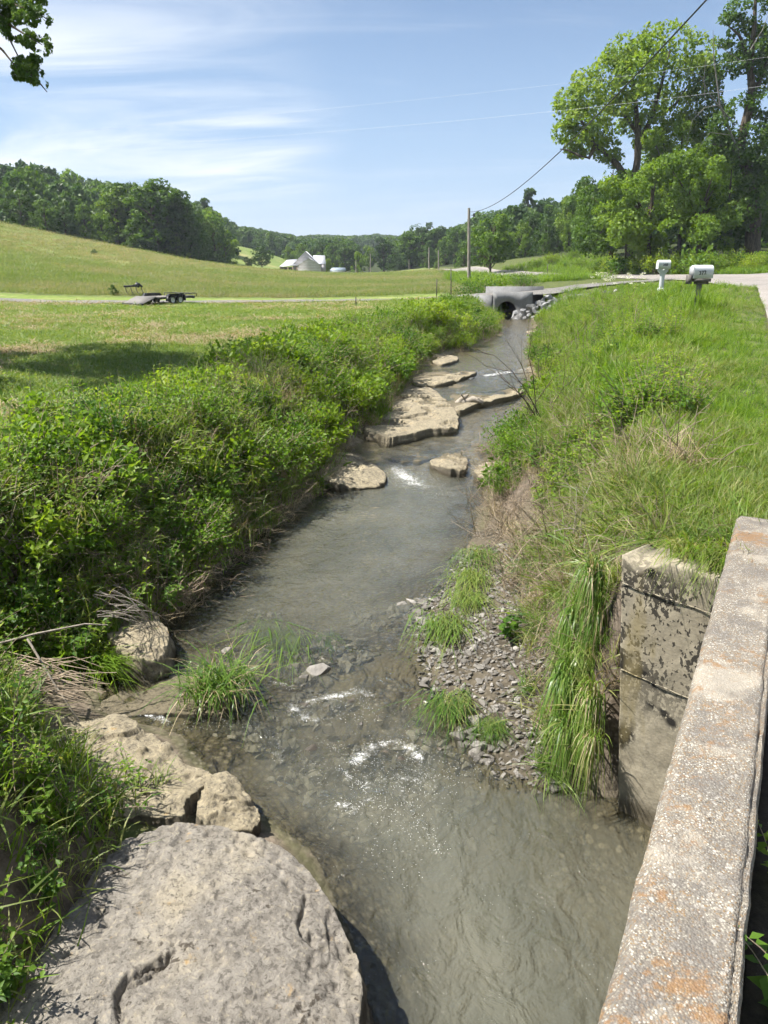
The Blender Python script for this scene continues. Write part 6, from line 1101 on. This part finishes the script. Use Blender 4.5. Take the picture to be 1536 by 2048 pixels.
# dead brush and brambles
q = on(1130, 1075, .9); plantobj('dead_brush', 'grey brown tangle of dead twigs on the bank above the gravel bar', twigs('dead_brush', 90, .8, .42, 630, 'twig', .006, 1.3, 4, .3), q[0], q[1], 1.0, cat='brush', lift=.02)
q = on(1185, 1110, 1.3); plantobj('dead_brush', 'bare twiggy brush leaning on the abutment corner', twigs('dead_brush', 30, .6, .16, 631, 'deadwood', .005, 1.4, 4, .3), q[0], q[1], 1.0, cat='brush', lift=.05)
q = on(1010, 1040, .4); plantobj('dead_brush', 'dry stalks fanning over the right waterline', twigs('dead_brush', 30, .6, .15, 632, 'twig', .005, 1.5, 2, .9), q[0] + .05, q[1], 1.0, cat='brush')
q = on(1090, 870, .8); plantobj('bare_sapling', 'dark bare sapling branches leaning over the stream from the right bank', twigs('bare_sapling', 7, 1.7, .12, 633, 'bark', .012, .55, 4, .1), q[0] - .1, q[1], 1.0, cat='sapling')
q = on(1075, 740, .9); plantobj('bare_sapling', 'thin bare twigs over the upper stream at the right', twigs('bare_sapling', 6, 1.8, .12, 634, 'bark', .011, .5, 4, .1), q[0], q[1], 1.0, cat='sapling')
q = on(1075, 960, .7); plantobj('leafy_weed', 'drooping dark leaved weed clump at the right waterline', weed('leaves', 16, .95, .11, .16, 'leaf_bank', 635, .6, 12), q[0], q[1], 1.0)
q = on(1265, 830, 2.1); plantobj('leafy_weed', 'large dark green weed clump standing in the verge grass', weed('leaves', 16, .95, .13, .24, 'leaf_bank', 636, .35, 10), q[0], q[1], 1.15)
q = on(1225, 870, 2.05); plantobj('leafy_weed', 'broad leaved weed just left of the large verge clump', weed('leaves', 12, .7, .12, .24, 'leaf_yellow', 637, .4, 9), q[0], q[1], 1.0)
for i, (px, py, lab) in enumerate([(1180, 660, 'brown dock stalks in the verge, the leftmost bunch'), (1215, 650, 'tall brown dock stalks in the middle of the verge'), (1275, 690, 'dark seed stalk alone in the verge grass')]):
    q = on(px, py, 2.1); plantobj('dock_stalks', lab, twigs('dock_stalks', 9 if i < 2 else 2, 1.1, .22, 640 + i, 'twig', .010, .12, 1, 0), q[0], q[1], 1.0)
q = on(570, 700, 1.9); plantobj('tall_weed', 'tall dark leafy weed spike above the left bank tangle', weed('leaves', 3, 1.1, .16, .2, 'leaf_bank', 645, .15, 12), q[0], q[1], 1.0)
M['petal'] = leafmat('white_petals', (.62, .62, .56), (.72, .72, .66), (.8, .8, .75), .3)
for px, py, lab in [(1265, 548, 'white flowering weed left of the white mailbox'), (1210, 548, 'smaller white flowering weed near the road edge')]:
    q = at(px, py, 33); multi('flowering_weed', lab, [('stems', weed('stems', 7, .95, .10, .25, 'leaf_yellow', int(px), .4, 8), (0, 0, 0), (0, 0, 0), 1.1), ('flowers', crown_mesh([(r5.normal(0, .25), r5.normal(0, .25), r5.uniform(.75, 1.15), .09, .09, .03) for _ in range(14)], 300, .035, 'petal', int(px) + 1, 0, 1), (0, 0, 0), (0, 0, 0), 1.1)], q[0], q[1], max(gz(q[0], q[1]), q[2] - 1.2))
wz = [weed('tall_weed', 3, .95, .10, .2, 'leaf_yellow', 720, .25, 12), weed('tall_weed', 4, .85, .12, .22, 'leaf_bank', 721, .3, 11), weed('tall_weed', 2, 1.05, .08, .24, 'leaf_yellow', 722, .3, 13)]
for i, (px, py, lab) in enumerate([(45, 800, 'yellow green tall weed at the far left of the bank top'), (150, 790, 'tall leafy weed on the bank top at the left, beside a thin stalk'), (240, 800, 'tall weed on the bank top below the field shadow'), (330, 790, 'leafy tall weed at the middle of the bank top'), (430, 770, 'bright tall weed rising over the bank tangle'), (480, 740, 'tall weed cluster just right of the field shadow edge'), (640, 700, 'tall weed above the shrubs beside the rock slab'), (720, 665, 'tall weed on the bank top upstream of the dark spike'), (60, 900, 'big leaved weed at the left edge of the bank')]):
    q = on(px, py, 1.9); plantobj('tall_weed', lab, wz[i % 3], q[0], q[1], rng.uniform(.8, 1.15), rng.uniform(0, 6))
q = at(1405, 560, 23.6); plantobj('tall_grass', 'tall grass clump hiding the post of the number 372 mailbox', tuft('blades', 160, .85, .55, .35, .3, .012, 'grass', 730), q[0], 23.5, 1.0, lift=.05)
q = at(1325, 590, 34.4); plantobj('tall_grass', 'grass at the foot of the white flared mailbox post', tuft('blades', 120, .5, .5, .4, .3, .012, 'grass', 731), q[0], 34.4, 1.0)
# arching brambles over the grey rock
b_ = MB(); r_ = np.random.default_rng(650)
for i in range(26):
    a = np.array(on(r_.uniform(180, 260), r_.uniform(1170, 1235), .75)); e = np.array(on(r_.uniform(285, 345), r_.uniform(1245, 1310), .12)); m = (a + e) / 2 + np.array([r_.uniform(0, .25), r_.uniform(-.1, .1), r_.uniform(.05, .3)])
    b_.tube([a * (1 - s) ** 2 + 2 * m * s * (1 - s) + e * s * s for s in np.linspace(0, 1, 9)], np.linspace(.0055, .002, 9), 3, None, False)
o_ = np.array([-2.6, 7.9, .1]); me = b_.mesh('bramble_canes', [M['deadwood']]); me.transform(__import__('mathutils').Matrix.Translation(-Vector(o_))); tag(link('bramble_canes', me, None, o_), 'pale dead canes arching over the grey rock at the left bank', 'canes')
b_ = MB()
for i in range(24):
    a = np.array(on(r_.uniform(350, 420), r_.uniform(1140, 1185), .55)); e = np.array(on(r_.uniform(290, 400), r_.uniform(1195, 1215), .12)); m = (a + e) / 2 + np.array([r_.uniform(-.1, .2), 0, r_.uniform(-.15, .05)])
    b_.tube([a * (1 - s) ** 2 + 2 * m * s * (1 - s) + e * s * s for s in np.linspace(0, 1, 7)], np.linspace(.005, .002, 7), 3, None, False)
o_ = np.array([-2.1, 8.9, .1]); me = b_.mesh('hanging_stalks', [M['twig']]); me.transform(__import__('mathutils').Matrix.Translation(-Vector(o_))); tag(link('hanging_stalks', me, None, o_), 'dead stalks sagging to the water right of the bramble rock', 'canes')
# brush pile at the left edge
b_ = MB()
for i in range(110):
    c_ = np.array(on(r_.uniform(-60, 150), r_.uniform(1320, 1400), .45)); a = r_.normal(.1, .45); L_ = r_.uniform(.3, .8); d_ = np.array([math.cos(a), math.sin(a) * .5, r_.normal(0, .15)]) * L_ / 2
    b_.tube([c_ - d_, c_ + np.array([0, 0, r_.uniform(0, .06)]), c_ + d_ - np.array([0, 0, .05])], [.006, .005, .003], 3, None, False)
o_ = np.array([-3.4, 6.3, .2]); me = b_.mesh('brush_pile', [M['twig']]); me.transform(__import__('mathutils').Matrix.Translation(-Vector(o_))); tag(link('brush_pile', me, None, o_), 'heap of dry reddish stalks at the left edge above the rock shelf', 'brush')
def stick(label, pts, rad, mat='deadwood'):
    P_ = np.array(pts); b = MB(); b.tube(P_ - P_[0], np.linspace(rad, rad * .5, len(P_)), 6); tag(link('stick', b.mesh('stick', [M[mat]], True), None, P_[0]), label, 'stick')
stick('pale straight stick slanting down to the water at the left edge', [on(55, 1278, .75), on(110, 1370, .45), on(175, 1468, .05)], .012)
stick('long thin branch lying out from the left edge over the brush', [on(-20, 1292, .8), on(70, 1268, .85), on(170, 1248, .85), on(215, 1250, .8)], .012)
# driftwood and flood wrack at the sill
q = on(935, 800, .4); dw = thing('driftwood', 'pale broken driftwood stump caught on the rock sill', 'driftwood', (q[0], q[1], .28)); b_ = MB()
b_.tube([(-.3, 0, .0), (-.12, .05, .14), (.02, .05, .26)], [.09, .08, .03], 8); b_.tube([(-.15, 0, .02), (.15, .02, .14), (.42, -.05, .06)], [.1, .09, .06], 8); link('stump', b_.mesh('stump', [M['deadwood']], True), dw)
b_ = MB(); b_.tube([(-.05, 0, .12), (-.2, -.1, .3)], [.03, .012], 6); b_.tube([(.2, 0, .12), (.35, -.12, .22)], [.03, .01], 6); b_.tube([(-.3, 0, .02), (-.42, -.15, -.02)], [.04, .015], 6); link('root', b_.mesh('root', [M['deadwood']], True), dw)
q = on(1000, 895, .3); plantobj('flood_wrack', 'brown clump of flood-borne twigs lodged in midstream', twigs('flood_wrack', 70, .45, .26, 660, 'twig', .009, 1.8, 3, .9), q[0], q[1], 1.0, cat='brush', zz_=.2)
# weeds in the gutter behind the coping
c_ = np.array([.47, 1.27])
for i, (s_, lab) in enumerate([(.1, 'green weed in the gutter right of the bridge coping, nearest the camera'), (.45, 'green weed in the gutter behind the coping, second from the camera'), (.9, 'green weed in the shaded gutter further along the coping'), (3.6, 'grass at the far end of the bridge coping'), (4.25, 'grass overlapping the end of the coping')]):
    q = c_ + bdir * s_ + bnor * (pw + .17 if i < 3 else pw * .6 + .1); plantobj('gutter_weed', lab, weed('leaves', 8, .3, .06, .3, 'leaf_bank', 670 + i, .5, 7) if i < 3 else tuft('blades', 90, .42, .22, .7, .5, .004, 'grass_seed', 675 + i), q[0], q[1], 1.0, zz_=2.03)

# ------------------------------------------------------------------ haze over the valley
t = NT('valley_haze'); t.N.remove(t.b); pv = t.N.new('ShaderNodeVolumePrincipled'); pv.inputs['Color'].default_value = (.80, .88, 1.0, 1); pv.inputs['Density'].default_value = HAZE; pv.inputs['Anisotropy'].default_value = 0.2; t.lk(pv.outputs[0], t.out.inputs['Volume'])
b_ = MB(); b_.box((0, 0, 46), (16000, 16000, 128)); hz_ = link('haze', b_.mesh('haze', [t.m])); tag(hz_, 'thin pale summer haze in the valley air', 'haze', None, 'stuff')
